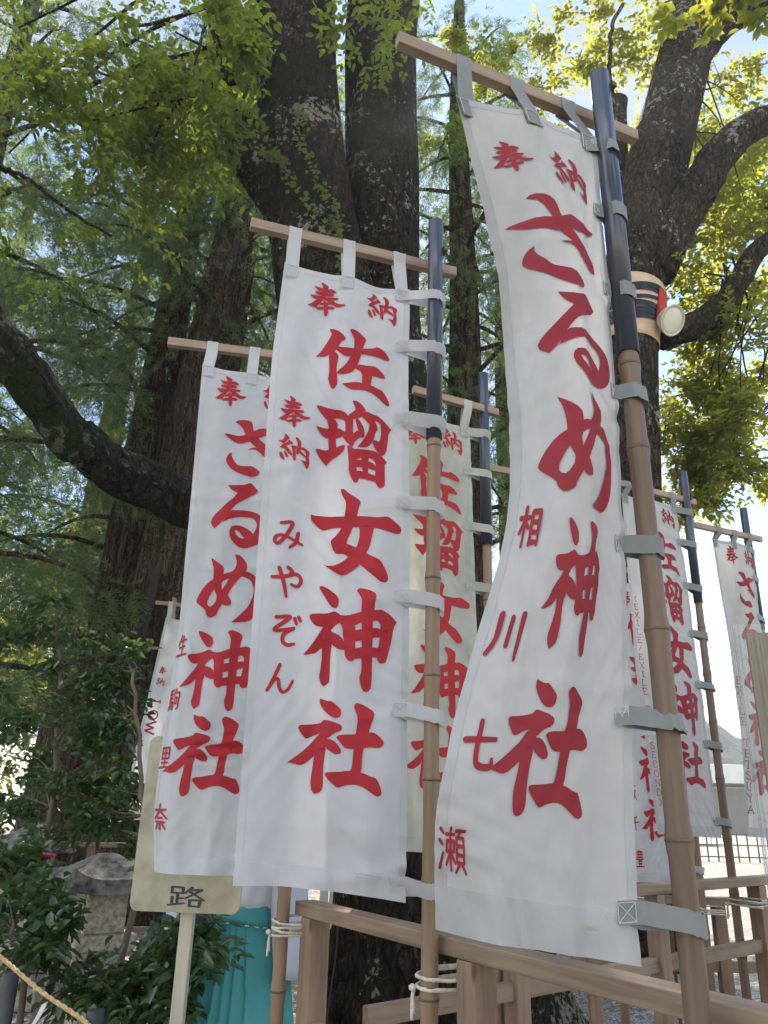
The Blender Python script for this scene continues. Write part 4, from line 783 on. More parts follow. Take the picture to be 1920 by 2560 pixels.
def banner(label, f, p, pz, kit, small, template, bar=None, ties=True, offu=.0, res=(72, 280), tiev=None, loose=.006, hem_bot=.028, seed=0, loops=(.06, .5, .93), shift=(0, 0, 0), tri_off=.0026):
    cloth, hem, red, tie = kit
    rg = np.random.default_rng(seed + 50)
    root_p = f(np.array(.5), np.array(0.))
    U, V = np.meshgrid(np.linspace(0, 1, res[0]), np.linspace(0, 1, res[1]))
    PP = f(U, V); mb = MB(); mb.grid(PP); o = mb.build('nobori_banner', cloth, None, True, loc=tuple(root_p)); tag(o, label, 'banner', 'tall white banners with red lettering')
    def nrm(u, v):
        e = 2e-3; a = f(u + e, v) - f(u - e, v); b = f(u, v + e) - f(u, v - e); n = unit(np.cross(b, a)); return n * np.where(n[..., 1:2] > 0, -1, 1)
    # doubled hems: bottom, left and right edges
    for (u0, u1, v0, v1, nu, nv) in ((0, 1, 1 - hem_bot, 1.0, res[0], 5), (0, .045, 0, 1 - hem_bot, 3, res[1]), (.955, 1, 0, 1 - hem_bot, 3, res[1]), (.045, .955, 0, .012, res[0], 3)):
        U, V = np.meshgrid(np.linspace(u0, u1, nu), np.linspace(v0, v1, nv)); mb = MB(); q = f(U, V); n_ = nrm(U, V)
        mb.grid(q + n_ * .0008); mb.build('hem', hem, o, True)
    # printed lettering
    mb = MB()
    def put(ch, box, wd=None, rot=False):
        nonlocal mb
        v2, fc = glyph(ch, wd)
        if rot: v2 = np.stack([1 - v2[:, 1], v2[:, 0]], 1)
        u = box[0] + (box[2] - box[0]) * v2[:, 0]; v = box[1] + (box[3] - box[1]) * v2[:, 1]
        mb.add(f(u, v) + nrm(u, v) * tri_off, fc)
    for ch, b_ in TEMPLATE[template]: put(ch, tuple(x + s for x, s in zip(b_, (shift[0], 0, shift[0], 0))))
    mb.build('lettering', red, o, True)
    if small:
        for ch, b_, wd in small:
            mb = MB(); put(ch[0], b_, wd, ch[-1] == '*'); mb.build('small_character', red, o, True)
    # hanging loops over the crossbar
    if bar is not None:
        a, b = np.array(bar[0]), np.array(bar[1]); d = unit(b - a); nn = unit(np.array([d[1], -d[0], 0]))
        for k, u in enumerate(loops):
            q = f(np.array(u), np.array(.001)); s = (q - a) @ d; c_ = a + d * s
            low = f(np.array(u), np.array(.030)); hh = .0205
            prof = [low + nn * .003, q + nn * .003, c_ + nn * .0152 - [0, 0, hh], c_ + nn * .0152 + [0, 0, hh * .9], c_ + nn * .008 + [0, 0, hh + .003], c_ - nn * .008 + [0, 0, hh + .003], c_ - nn * .0152 + [0, 0, hh * .9], c_ - nn * .0152 - [0, 0, hh], q - nn * .003, low - nn * .002]
            prof = np.array(prof); wv = np.linspace(-.021, .021, 5)
            G_ = prof[:, None, :] + wv[None, :, None] * d + rg.normal(0, .0006, (len(prof), 5, 3)); mb = MB(); mb.grid(G_); lo_ = mb.build('hanging_loop', tie, o, True)
            mb = MB()
            fr = [(-.018, .004), (.018, .004), (.018, .028), (-.018, .028)]; W_ = np.linalg.norm(f(np.array(1.), np.array(.02)) - f(np.array(0.), np.array(.02)))
            pt = lambda s_, v_: (lambda qq: qq[0] + d * s_ + nn * .0048)([f(np.array(u), np.array(v_))])
            for i_ in range(4):
                x0, x1 = fr[i_], fr[(i_ + 1) % 4]; mb.tube([pt(*x0), pt((x0[0] + x1[0]) / 2, (x0[1] + x1[1]) / 2), pt(*x1)], .0009, 4, False)
            mb.build('stitching', M['stitch'], lo_)
    # ties looped round the pole
    if ties:
        for k, v in enumerate(tiev or TIE_V):
            e = f(np.array(.995), np.array(v)); e0 = f(np.array(.90), np.array(v + .004)); n0 = nrm(np.array(.92), np.array(v)).reshape(3)
            pc = np.array([p(e[2])[0], p(e[2])[1], e[2]]); dv = pc - e; dv[2] = 0; D = np.linalg.norm(dv); dv /= D; fr = np.array([dv[1], -dv[0], 0])
            if fr[1] > 0: fr = -fr
            sl = loose * rg.uniform(.5, 1.3); r = .027 + sl * .35; dz = -.012 - sl * .9 - .006 * rg.random()
            path = [e0 + n0 * .0025, (e0 + e) / 2 + n0 * .0025, e + n0 * .003 + dv * .004]
            zs_ = [0, 0, 0]
            for t_ in np.linspace(100, -100, 13):
                a_ = R(t_); path.append(pc + fr * (r * math.sin(a_)) + dv * (r * math.cos(a_) * (1 + sl * 8))); zs_.append(dz * (1 - .5 * abs(t_) / 100))
            path += [e - n0 * .006 + dv * .004, (e0 + e) / 2 - n0 * .004]; zs_ += [dz * .4, 0]
            path = np.array(path); path[:, 2] += np.array(zs_)
            path = np.concatenate([path[:3], spline(path[3:16], 26), path[16:]])
            if loose > .004: path[3:29, 2] += rg.normal(0, .0015, 26)
            wv = np.linspace(-.0185, .0185, 4); tilt = rg.normal(0, .22)
            G_ = path[:, None, :] + wv[None, :, None] * np.array([0, 0, 1.]) + (wv[None, :, None] * tilt) * fr
            mb = MB(); mb.grid(G_); lo_ = mb.build('tie_loop', tie, o, True)
            mb = MB(); c4 = [e0 + n0 * .0042 + np.array([0, 0, s_ * .015]) for s_ in (-1, 1)] + [e + n0 * .0042 - dv * .004 + np.array([0, 0, s_ * .015]) for s_ in (1, -1)]
            for i_ in range(4): mb.tube([c4[i_], (c4[i_] + c4[(i_ + 1) % 4]) / 2 + n0 * .0004, c4[(i_ + 1) % 4]], .0007, 4, False)
            mb.tube([c4[0], c4[2]], .0007, 4, False); mb.tube([c4[1], c4[3]], .0007, 4, False)
            mb.build('stitching', M['stitch'], lo_)
    return o
KN = (M['cloth_new'], M['hem_new'], M['red_new'], M['cloth_new']); KM = (M['cloth_mid'], M['hem_mid'], M['red_mid'], M['tie_mid']); KO = (M['cloth_old'], M['hem_old'], M['red_old'], M['hem_old'])

# middle banner
bar1 = ((-.452, 1.985, 3.222), (.225, 2.195, 3.215))
pole(P1, 3.34, 2.525, 'pole of the middle banner, black sleeve at the top', bar1, nodes=[.35, .62, .85, 1.07, 1.31, 1.555, 1.82, 2.09, 2.32, 2.50], lean=(.006, 0), seed=1)
f1 = cloth_fn([(0, -.338, 2.02), (.2, -.352, 2.02), (.5, -.345, 2.02), (1, -.335, 2.02)], [(0, .066, 2.10), (.2, .062, 2.095), (.5, .078, 2.09), (.75, .076, 2.09), (1, .078, 2.09)],
              [(0, .004), (.4, .012), (1, .02)], .0165, .014, 1, zt=(3.105, 3.07), hemsag=(.0, -.012))
banner('clean white banner in the middle with large red brush kanji, hung from a wooden bar', f1, lambda z: P1 + np.array([.006, 0, 0]) * (z - 1.2), 0, KN,
       [('奉', (.075, .268, .295, .325), None), ('納', (.082, .338, .300, .392), None), ('み', (.09, .483, .29, .528), .13), ('や', (.093, .556, .296, .605), .13), ('ぞ', (.106, .631, .30, .679), .13), ('ん', (.103, .703, .28, .746), .13)], 'A', bar1, loose=.012, seed=1, tiev=[.015, .125, .27, .42, .575, .745, .978])
# right-hand weathered banner, bellied by the wind
bar2 = ((.002, 1.338, 3.225), (.66, 1.60, 3.215))
pole(P2, 3.262, 2.43, 'pole of the big right-hand banner, nearest to the camera', bar2, nodes=[.3, .55, .82, 1.085, 1.45, 1.82, 2.2, 2.40], lean=(-.003, 0), seed=2, r=.0225, bmat='bamboo_old')
e2 = lambda pts, Y: [(v, *atP(x, y, Y)[:2]) for v, x, y in pts]
f2 = cloth_fn(e2([(0, 988, 200), (.085, 1036, 350), (.17, 1082, 500), (.25, 1118, 620), (.37, 1150, 800), (.5, 1166, 1000), (.58, 1150, 1130), (.68, 1092, 1300), (.76, 1035, 1450), (.84, 975, 1610), (.91, 950, 1760), (1, 985, 2030)], 1.37),
              e2([(0, 1288, 305), (.12, 1305, 500), (.25, 1325, 700), (.37, 1338, 900), (.5, 1350, 1100), (.6, 1356, 1270), (.75, 1362, 1500), (.88, 1372, 1800), (1, 1385, 2070)], 1.45),
              [(0, .010), (.12, .022), (.3, .020), (.5, .018), (.7, .012), (.85, .0), (1, -.012)],   .0095, .018, 14, zt=(3.10, 3.055), curl=(.10, .30, [0, .08, .2, .5, .7, .85, .93, 1], [.1, .5, .9, 1, .6, .2, .5, 1]))
banner('largest weathered white banner on the right, bent by the wind, red hiragana down its length', f2, lambda z: P2 + np.array([-.003, 0, 0]) * (z - 1.2), 0, KM,
       [('相', (.065, .580, .185, .628), .16), ('川', (.055, .698, .235, .748), .15), ('七', (.06, .808, .22, .855), .15), ('瀬', (.015, .905, .125, .948), .10)], 'W', bar2, loose=.005, seed=2, hem_bot=.04, tiev=[.02, .13, .255, .40, .59, .775, .955])
# left-hand clean banner
bar3 = ((-.885, 2.655, 3.205), (-.20, 2.78, 3.20))
pole(P3, 3.32, 2.5, 'pole of the left banner, mostly hidden by the middle banner', bar3, nodes=[.25, .5, .74, .955, 1.25, 1.6, 1.95, 2.3], seed=3)
f3 = cloth_fn([(0, -.72, 2.60), (.3, -.705, 2.61), (.55, -.700, 2.63), (.72, -.722, 2.65), (.9, -.735, 2.66), (1, -.69, 2.64)], [(0, -.348, 2.70), (1, -.345, 2.70)],
              [(0, .004), (.5, .015), (1, .03)], .015, .014, 3, zt=(3.075, 3.07), curl=(.11, .16, [0, .45, .7, .9, 1], [0, .25, 1, 1, .4]))
banner('clean white banner at the left with red hiragana, half covered by the middle one', f3, lambda z: P3, 0, KN,
       [('生', (.02, .582, .125, .623), .13), ('駒', (.015, .683, .135, .726), .10), ('里', (.012, .788, .135, .828), .12), ('奈', (.01, .888, .16, .932), .12)], 'B', bar3, loose=.008, seed=3)
# mossy banner behind
bar4 = ((.115, 3.02, 3.225), (.52, 3.20, 3.215))
pole(P4, 3.41, 2.555, 'pole of the mossy banner, standing behind the middle pole', bar4, seed=4)
f4 = cloth_fn([(0, -.02, 2.99), (1, -.02, 2.99)], [(0, .385, 3.165), (1, .405, 3.165)], [(0, .004), (.5, .02), (1, .012)], .007, .012, 5, zt=(3.14, 3.12))
banner('mossy white banner behind the middle pole, tinted cream for sun glow, its right edge green with age', f4, lambda z: P4, 0, KO, None, 'A', ((-.12, 2.92, 3.225), (.52, 3.20, 3.215)), seed=4, loops=(.1, .55, .93))
# farther right
bar5 = ((1.30, 4.01, 3.23), (1.86, 4.27, 3.22))
pole(P5, 3.40, 2.595, 'pole of the greyed banner, second from the right', bar5, lean=(.0, 0), seed=5, bmat='bamboo_old')
f5 = cloth_fn([(0, 1.35, 4.06), (.5, 1.345, 4.06), (1, 1.385, 4.06)], [(0, 1.715, 4.20), (.5, 1.735, 4.2), (1, 1.745, 4.2)], [(0, .01), (.5, .02), (1, .02)], .008, .012, 6, zt=(3.185, 3.17))
def column(txt, u0, u1, v0, v1, wd):
    n = len(txt); st = (v1 - v0) / n
    return [(c_, (u0 + (u1 - u0) * .0, v0 + st * i + st * .12, u1, v0 + st * (i + 1) - st * .12), wd) for i, c_ in enumerate(txt) if c_ != ' ']
banner('greyed banner second from the right with red kanji and a column of thin roman capitals', f5, lambda z: P5, 0, KM, column('(EXILE/EXILE THE SECOND)', .05, .125, .33, .93, .085), 'A', bar5, seed=5)
bar6 = ((2.00, 4.64, 3.215), (2.53, 4.86, 3.205))
pole(P6, 3.44, 2.60, 'pole of the rightmost banner', bar6, seed=6, bmat='bamboo_old')
f6 = cloth_fn([(0, 2.15, 4.74), (.4, 2.17, 4.75), (.7, 2.16, 4.75), (1, 2.12, 4.74)], [(0, 2.44, 4.84), (1, 2.42, 4.85)], [(0, .015), (.5, .035), (1, .02)], .009, .012, 7, zt=(3.165, 3.155))
banner('rightmost banner with red hiragana and thin pink roman capitals, partly behind the yellow board', f6, lambda z: P6, 0, KM, column('EXILE TETSUYA', .03, .19, .49, .935, .09), 'B', bar6, seed=6, shift=(.10, 0))
# the lower row
P7 = np.array([1.915, 4.98, 0])
pole(P7, 3.15, 2.3, 'bamboo pole of the sunlit banner on the lower fence', ((1.42, 4.85, 2.98), (2.0, 5.0, 2.97)), seed=7)
f7 = cloth_fn([(0, 1.50, 4.88), (.5, 1.49, 4.9), (1, 1.515, 4.9)], [(0, 1.86, 4.97), (1, 1.85, 4.97)], [(0, .01), (.5, .02), (1, .02)], .008, .012, 8, zt=(2.90, 2.90))
banner('bright banner mostly hidden between the largest banner and its bamboo pole', f7, lambda z: P7, 0, KN, [('藪', (.03, .70, .16, .755), .09), ('千', (.02, .80, .16, .845), .11), ('豊', (.03, .905, .17, .955), .10)], 'A', ((1.42, 4.85, 2.98), (2.0, 5.0, 2.97)), seed=7, shift=(-.08, 0))
P8 = np.array([1.16, 4.08, 0])
pole(P8, 3.40, 2.56, 'pole hidden behind the largest banner, only its crossbar end showing', ((.575, 3.875, 3.235), (1.22, 4.10, 3.23)), seed=8)
P9 = np.array([-1.52, 7.42, 0]); bar9 = ((-2.17, 7.23, 3.235), (-1.46, 7.44, 3.23))
pole(P9, 3.40, 2.56, 'pole of the small distant banner at the left', bar9, seed=9)
f9 = cloth_fn([(0, -2.06, 7.26), (.4, -2.13, 7.26), (.7, -2.19, 7.26), (1, -2.2, 7.26)], [(0, -1.60, 7.40), (1, -1.58, 7.40)], [(0, .01), (1, .02)], .008, .012, 9, zt=(3.10, 3.09))
banner('small distant banner at the left edge of the left banner with sideways roman capitals', f9, lambda z: P9, 0, KN,
       [('奉', (.08, .255, .22, .298), None), ('納', (.075, .312, .22, .358), None), ('L*', (.07, .425, .22, .470), .14), ('O*', (.07, .478, .22, .530), .14), ('W*', (.065, .535, .22, .598), .14)], 'B', bar9, seed=9, res=(30, 90), shift=(.26, 0))
P10 = np.array([-2.22, 9.86, 0]); bar10 = ((-2.86, 9.66, 3.235), (-2.16, 9.88, 3.23))
pole(P10, 3.40, 2.56, 'pole of the farthest left banner, behind the distant one', bar10, seed=10)
f10 = cloth_fn([(0, -2.73, 9.70), (1, -2.86, 9.70)], [(0, -2.30, 9.84), (1, -2.28, 9.84)], [(0, .01), (1, .02)], .008, .012, 10, zt=(3.10, 3.09))
banner('farthest banner at the left, only its pale left edge and bar end in view', f10, lambda z: P10, 0, KM, None, 'B', bar10, seed=10, res=(30, 90))

rope_bind(P3, 1.125, 'white cord knotted round the left pole beneath the rail', nA, 4, 1)
rope_bind(P1, 1.105, 'white cord with a hanging tail knotted round the middle pole', nA, 4, 3)
rope_bind(P2, 1.06, 'white cord round the nearest pole', nA, 3, 4)
rope_bind(P4, 1.10, 'white cord on the pole of the mossy banner', -nB, 3, 5)
rope_bind(P5, 1.08, 'white cord on the pole second from the right', -nB, 3, 6)
rope_bind(P8, 1.08, 'white cord round the post seen just right of the largest banner', -nB, 4, 8, .09)
rope_bind(P7, .955, 'white cord with loose ends on the lower fence', np.array([.8, -.1, 0]), 3, 7)
# thin bamboo sticks standing by the lower fence
for k_, (x, y, lab) in enumerate(((1.80, 5.0, 'thin dark bamboo stick left of the lower fence pole'),)):
    t = MB(); t.tube(spline([(x, y + .2, 0), (x - .01, y + .2, 1.0), (x - .03, y + .2, 2.2)], 10), .011, 8); tag(t.build('bamboo_stick', M['bamboo_node'], None, True, loc=(x, y + .2, 0)), lab, 'stick')

# ================================================================ PEOPLE
def person(loc, ang, label, sc=1.0):
    """one standing figure in a white kimono and a pleated teal hakama; built facing -Y, then turned"""
    root = empty('person', loc, label, 'person'); root.rotation_euler = (0, 0, ang); root.scale = (sc,) * 3
    def fin(mb, name, mt, smooth=True, solid=0, par=None):
        o = mb.build(name, mt, None, smooth, solid=solid); o.parent = par or root; return o
    # body: one skinned surface (legs, trunk, neck, head, arms, five fingers each)
    vs, es, rs = [], [], []
    def ch(pts, radii, start=None):
        prev = start
        for p_, r_ in zip(pts, radii):
            vs.append(p_); rs.append(r_); i = len(vs) - 1
            if prev is not None: es.append((prev, i))
            prev = i
        return prev
    pel = ch([(0, .01, .93)], [.13]); chest = ch([(0, .01, 1.10), (0, .015, 1.28), (0, .02, 1.39)], [.115, .13, .10], pel)
    neck = ch([(0, .015, 1.47), (0, .0, 1.52)], [.055, .052], chest); ch([(0, -.012, 1.57), (0, -.012, 1.635), (0, .0, 1.69)], [.072, .086, .06], neck)
    for s in (-1, 1):
        k_ = ch([(s * .10, .01, .86), (s * .11, 0, .48), (s * .115, .02, .10), (s * .118, -.02, .05), (s * .125, -.14, .03)], [.085, .058, .040, .038, .026], pel)
        h_ = ch([(s * .17, .02, 1.38), (s * .205, .03, 1.12), (s * .215, -.02, .89), (s * .216, -.03, .84)], [.055, .042, .030, .026], chest)
        for j, (dx, ln) in enumerate(((-.024, .072), (-.008, .080), (.008, .074), (.022, .058))):
            ch([(s * .216 + .2 * dx, -.03 + dx, .80), (s * .214, -.035 + dx, .80 - ln * .5), (s * .206, -.04 + dx, .80 - ln)], [.0095, .0085, .007], h_)
        ch([(s * .205, -.055, .815), (s * .195, -.072, .785), (s * .19, -.078, .765)], [.011, .0095, .008], h_)
    me = bpy.data.meshes.new('body'); me.from_pydata(vs, es, []); o = bpy.data.objects.new('body', me); link(o, root); me.materials.append(M['skin'])
    sk = o.modifiers.new('skin', 'SKIN'); sv = me.skin_vertices[0].data
    for i, r_ in enumerate(rs): sv[i].radius = (r_, r_)
    sv[0].use_root = True
    ss = o.modifiers.new('sub', 'SUBSURF'); ss.levels = 2; ss.render_levels = 2
    for p in range(1): o.modifiers['skin'].use_smooth_shade = True
    # face: nose, mouth, ears and eyes
    f = MB(); f.lathe([(.004, -.004), (.014, .004), (.008, .03), (.003, .042)], (0, -.094, 1.605), 10); fin(f, 'nose', M['skin'])
    for s in (-1, 1):
        f = MB(); f.lathe([(.004, -.006), (.011, 0), (.004, .006)], (s * .032, -.089, 1.643), 10); fin(f, 'eye', M['ink'])
        f = MB(); f.box((s * .086, .0, 1.62), (.016, .035, .058)); fin(f, 'ear', M['skin'])
    f = MB(); f.box((0, -.086, 1.572), (.042, .008, .008)); fin(f, 'mouth', M['red_metal'])
    h = MB(); th = np.linspace(0, 2 * math.pi, 25); q = np.linspace(0, 1, 10); TH, Q = np.meshgrid(th, q)
    low = np.where(np.sin(TH) < -.35, .66, 1.0); ph = Q * (math.pi * .62) * low
    h.grid(np.stack([.099 * np.sin(ph) * np.cos(TH), .005 + .112 * np.sin(ph) * np.sin(TH), 1.63 + .115 * np.cos(ph)], -1)); fin(h, 'hair', M['hair'])
    # hakama with sharp pleats opening towards the hem
    n, k = 260, 46; T_, Zt = np.meshgrid(np.linspace(0, 2 * math.pi, n), np.linspace(0, 1, k))
    z = 1.055 - Zt * .975; fl = np.clip((Zt - .10) / .9, 0, 1)
    rx = .165 + .04 * np.clip(Zt / .2, 0, 1) + .135 * fl; ry = .125 + .035 * np.clip(Zt / .2, 0, 1) + .10 * fl
    # pleat edges run from the middle of the waist band outwards to the hem
    x0 = np.cos(T_); pl = 0 * T_
    for c_, sp_ in ((-.55, -.30), (-.16, -.17), (.04, .0), (.30, .05), (.62, .16)):
        e_ = c_ * .62 + sp_ * fl; dd = x0 - e_; pl += np.where((dd > 0) & (dd < .20), np.clip(1 - dd / .20, 0, 1) ** 1.6, 0) * (.012 + .045 * fl) * np.clip(Zt / .12, 0, 1)
    front = np.clip(-np.sin(T_) * 2, 0, 1); back = 1 - front
    r = 1 + 0 * T_
    wob = .02 * fl * np.sin(5 * T_ + 3 * Zt) * back + .012 * fl * np.sin(9 * T_ + 7 * Zt)
    X_ = rx * np.cos(T_) * (1 + wob); Y_ = ry * np.sin(T_) * (1 + wob) - pl * front
    h = MB(); h.grid(np.stack([X_, Y_ + .01, z], -1)); hk = fin(h, 'hakama', M['teal'], True, .004)
    # waist band rising to a point in the middle, with a dashed white stitch line below it
    T_, Q = np.meshgrid(np.linspace(0, 2 * math.pi, 120), np.linspace(0, 1, 5)); lowz = 1.0 + .018 * np.clip(1 - np.abs(np.cos(T_)) * 1.4, 0, 1) * (np.sin(T_) < 0)
    h = MB(); h.grid(np.stack([(.173 + .012 * Q) * np.cos(T_), .01 + (.134 + .010 * Q) * np.sin(T_), 1.075 * (1 - Q) + lowz * Q], -1)); fin(h, 'waistband', M['teal'], True, .004)
    h = MB()
    for i in range(26):
        a = math.pi * (1.06 + .88 * i / 25)
        if i % 2 == 0:
            pts = [(.190 * math.cos(t_), .01 + .150 * math.sin(t_), 1.0 + .018 * max(0, 1 - abs(math.cos(t_)) * 1.4) - .003) for t_ in (a - .05, a, a + .05)]; h.tube(pts, .0022, 6)
    fin(h, 'stitching', M['kimono'], True, 0, hk)
    # kimono top with soft folds, and two wide hanging sleeves
    T_, Zt = np.meshgrid(np.linspace(0, 2 * math.pi, 120), np.linspace(0, 1, 26)); z = 1.03 + Zt * .43
    rx = np.interp(Zt, [0, .15, .5, .8, .92, 1], [.160, .185, .195, .20, .15, .065]); ry = np.interp(Zt, [0, .15, .5, .85, 1], [.120, .145, .15, .12, .065])
    fo = .010 * np.sin(11 * T_ + 8 * Zt) * np.sin(math.pi * Zt) + .006 * np.sin(19 * T_ - 5 * Zt) * np.sin(math.pi * Zt)
    h = MB(); h.grid(np.stack([(rx + fo) * np.cos(T_), .012 + (ry + fo) * np.sin(T_), z], -1)); fin(h, 'kimono', M['kimono'], True, .003)
    for s in (-1, 1):
        G_ = []
        for q in np.linspace(0, 1, 16):
            zc = 1.42 - q * .60; hw = np.interp(q, [0, .2, .6, 1], [.055, .06, .075, .06]); hd = np.interp(q, [0, .3, 1], [.07, .11, .17]); cx = s * (.175 + .075 * q ** .7)
            a = np.linspace(0, 2 * math.pi, 26); G_.append(np.stack([cx + hw * np.cos(a) * (1 + .06 * np.sin(3 * a + 5 * q)), .0 - .03 * q + hd * np.sin(a), np.full(26, zc) - .015 * np.cos(2 * a) * q], -1))
        h = MB(); h.grid(np.array(G_)); fin(h, 'sleeve', M['sleeve'], True, .003)
    return root
person((-.575, 3.72, 0), R(-8), 'person in a white kimono top and teal pleated trousers behind the left banner')
person((-1.06, 5.75, 0), R(35), 'person in turquoise trousers mostly hidden behind the low bushes')

# ================================================================ STONE LANTERNS
def lantern(loc, ang, label, s=1.0, h0=.0):
    root = empty('stone_lantern', loc, label, 'lantern'); root.rotation_euler = (0, 0, ang); root.scale = (s, s, s)
    def fin(mb, name, mt, bev=.008, par=None, smooth=False):
        o = mb.build(name, mt, None, smooth, bevel=bev); o.parent = par or root; return o
    t = MB(); t.box((0, 0, .07), (.46, .46, .14)); t.box((0, 0, .175), (.36, .36, .07), taper=.85); fin(t, 'base', M['stone'], .015)
    t = MB(); t.box((0, 0, .43), (.24, .24, .46), taper=.88); fin(t, 'shaft', M['stone'], .015)
    t = MB(); t.box((0, 0, .69), (.27, .27, .06), taper=1.38); t.box((0, 0, .762), (.375, .375, .085)); fin(t, 'platform', M['stone'], .014)
    t = MB(); fb = .805; hh = .225; w_ = .125
    for sx in (-1, 1):
        for sy in (-1, 1): t.box((sx * (w_ - .024), sy * (w_ - .024), fb + hh / 2), (.048, .048, hh))
    for z_, q in ((fb + .02, .04), (fb + hh - .02, .04)): t.box((0, 0, z_), (.248, .248, q))
    t.box((0, w_ - .03, fb + hh / 2), (.18, .05, hh - .06)); t.box((w_ - .03, 0, fb + hh / 2), (.05, .18, hh - .06)); t.box((0, -(w_ - .026), fb + hh / 2), (.18, .05, hh - .06))
    box_ = fin(t, 'firebox', M['stone'], .008)
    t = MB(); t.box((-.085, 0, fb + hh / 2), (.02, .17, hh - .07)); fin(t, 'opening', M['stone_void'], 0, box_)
    t = MB()
    for sy in (-1, 1): t.box((-.123, sy * .052, fb + hh / 2), (.014, .018, hh - .09))
    for z_ in (fb + .058, fb + hh - .058): t.box((-.123, 0, z_), (.014, .085, .018))
    fin(t, 'window_frame', M['stone'], .003, box_)
    # roof: concave slopes with lifted corners and a thick rim
    n = 25; a = np.linspace(-1, 1, n); X_, Y_ = np.meshgrid(a, a); mrad = np.maximum(abs(X_), abs(Y_)); cor = np.minimum(abs(X_), abs(Y_))
    top = 1.115 + .125 * (1 - mrad) ** 1.25 * 1.35 + .075 * (mrad * cor) ** 3; top = np.minimum(top, 1.245)
    bot = 1.032 + .055 * (mrad * cor) ** 3
    W_ = .285; t = MB(); t.grid(np.stack([X_ * W_, Y_ * W_, top], -1)); t.grid(np.stack([X_ * W_ * .97, Y_ * W_ * .97, bot], -1)[:, ::-1])
    for sl in ((0, slice(None)), (-1, slice(None)), (slice(None), 0), (slice(None), -1)):
        t.grid(np.stack([np.stack([X_[sl] * W_, Y_[sl] * W_, top[sl]], -1), np.stack([X_[sl] * W_ * .97, Y_[sl] * W_ * .97, bot[sl]], -1)]))
    fin(t, 'roof', M['stone_dark'], 0)
    return root
lantern((-1.60, 5.05, 0), R(37), 'weathered stone lantern with a curved dark roof among the bushes', .94)
lantern((-2.72, 6.75, 0), R(8), 'second stone lantern with a sunlit roof behind the crooked camellia stem', 1.02)

# ================================================================ SIGN POST
sg = empty('direction_sign', (-.665, 3.1, 0), 'beige round-cornered sign board on a pale post with one black brush kanji showing', 'sign')
def rrect(w_, h_, r_, n=8):
    p = []
    for cx, cy, a0 in ((w_ / 2 - r_, h_ / 2 - r_, 0), (-w_ / 2 + r_, h_ / 2 - r_, 90), (-w_ / 2 + r_, -h_ / 2 + r_, 180), (w_ / 2 - r_, -h_ / 2 + r_, 270)):
        for k in range(n): a = R(a0 + 90 * k / (n - 1)); p.append((cx + r_ * math.cos(a), cy + r_ * math.sin(a)))
    return p
SA = R(-5); sx = np.array([math.cos(SA), math.sin(SA), 0]); sy = np.array([math.sin(SA), -math.cos(SA), 0])   # sy faces the camera
SC_ = np.array([-.672, 3.06, 1.415])
rp = rrect(.40, .60, .03); k = len(rp)
front = np.array([SC_ + sx * x + np.array([0, 0, y]) + sy * .006 for x, y in rp]); backf = front - sy * .012
t = MB(); t.add(np.concatenate([front, backf]), [tuple(range(k)), tuple(range(2 * k - 1, k - 1, -1))] + [(i, k + i, k + (i + 1) % k, (i + 1) % k) for i in range(k)])
bd = t.build('sign_board', M['board'], sg)
t = MB(); t.box((-.665, 3.10, .82), (.045, .045, 1.70)); t.build('post', M['bar'] if False else m_plain('pale_post', (.50, .44, .34), .7, .12, 6, .05, stretch=(8, 8, .6)), sg, bevel=.003)
t = MB(); v2, fc = glyph('路', .105)
q = np.array([SC_ + sx * (-.063 + .135 * x) + np.array([0, 0, -.212 - .068 * y - .006 * x]) + sy * .0075 for x, y in v2]); t.add(q, fc); t.build('lettering', M['ink'], bd)

# ================================================================ ROPE BARRIER, KERB, RACK
def spost(p, top, label):
    t = MB(); t.lathe([(.0285, -.02), (.0285, top - .004), (.024, top)], (p[0], p[1], 0), 20); o = t.build('rope_post', M['steel'], None, True, loc=(p[0], p[1], 0), bevel=.0); return tag(o, label, 'post')
q1 = at(30, 2428, 3.25); q2 = at(241, 2524, 2.92)
spost(q1, q1[2], 'dark steel rope post at the left edge under the glossy bush'); spost(q2, q2[2], 'short grey steel post top at the bottom edge of the picture')
t = MB(); a = at(20, 2408, 3.22); b = at(215, 2556, 2.88); mid = (a + b) / 2 + np.array([0, 0, -.008])
rp = spline([a + (a - mid) * .3, a, mid, b, b + (b - mid) * .25 - [0, 0, .03]], 90); tw_ = np.linspace(0, 60, 90)
for s in (0, 2.09, 4.19): t.tube(rp + .0040 * np.stack([np.cos(tw_ + s), 0 * tw_, np.sin(tw_ + s)], 1), .0044, 6)
tag(t.build('straw_rope', M['straw'], None, True, loc=tuple(mid)), 'golden straw rope slung between two dark steel posts', 'rope')
t = MB(); a = at(112, 2508, 3.0); b = at(72, 2575, 2.85); pth = spline([a, (a + b) / 2 + [0, .01, -.005], b, b + [-.05, 0, -.05]], 16)
t.grid(pth[:, None, :] + np.linspace(-.012, .012, 3)[None, :, None] * np.array([.85, -.1, .5]))
tag(t.build('paper_strip', M['white_metal'], None, True, loc=tuple(a), solid=.0015), 'white paper strip hanging from the straw rope', 'paper strip')
t = MB(); t.box((-4.0, 7.6, .08), (4.2, .22, .20)); t.box((-4.0, 7.98, .16), (4.2, .5, .12)); tag(t.build('stone_kerb', M['kerb'], None, bevel=.015, loc=(-4, 7.6, 0)), 'low grey stone kerb on the gravel at the left', 'kerb')
rk = empty('display_rack', (-.45, 8.0, 0), 'white slotted metal rack standing on the gravel beside the oak', 'rack')
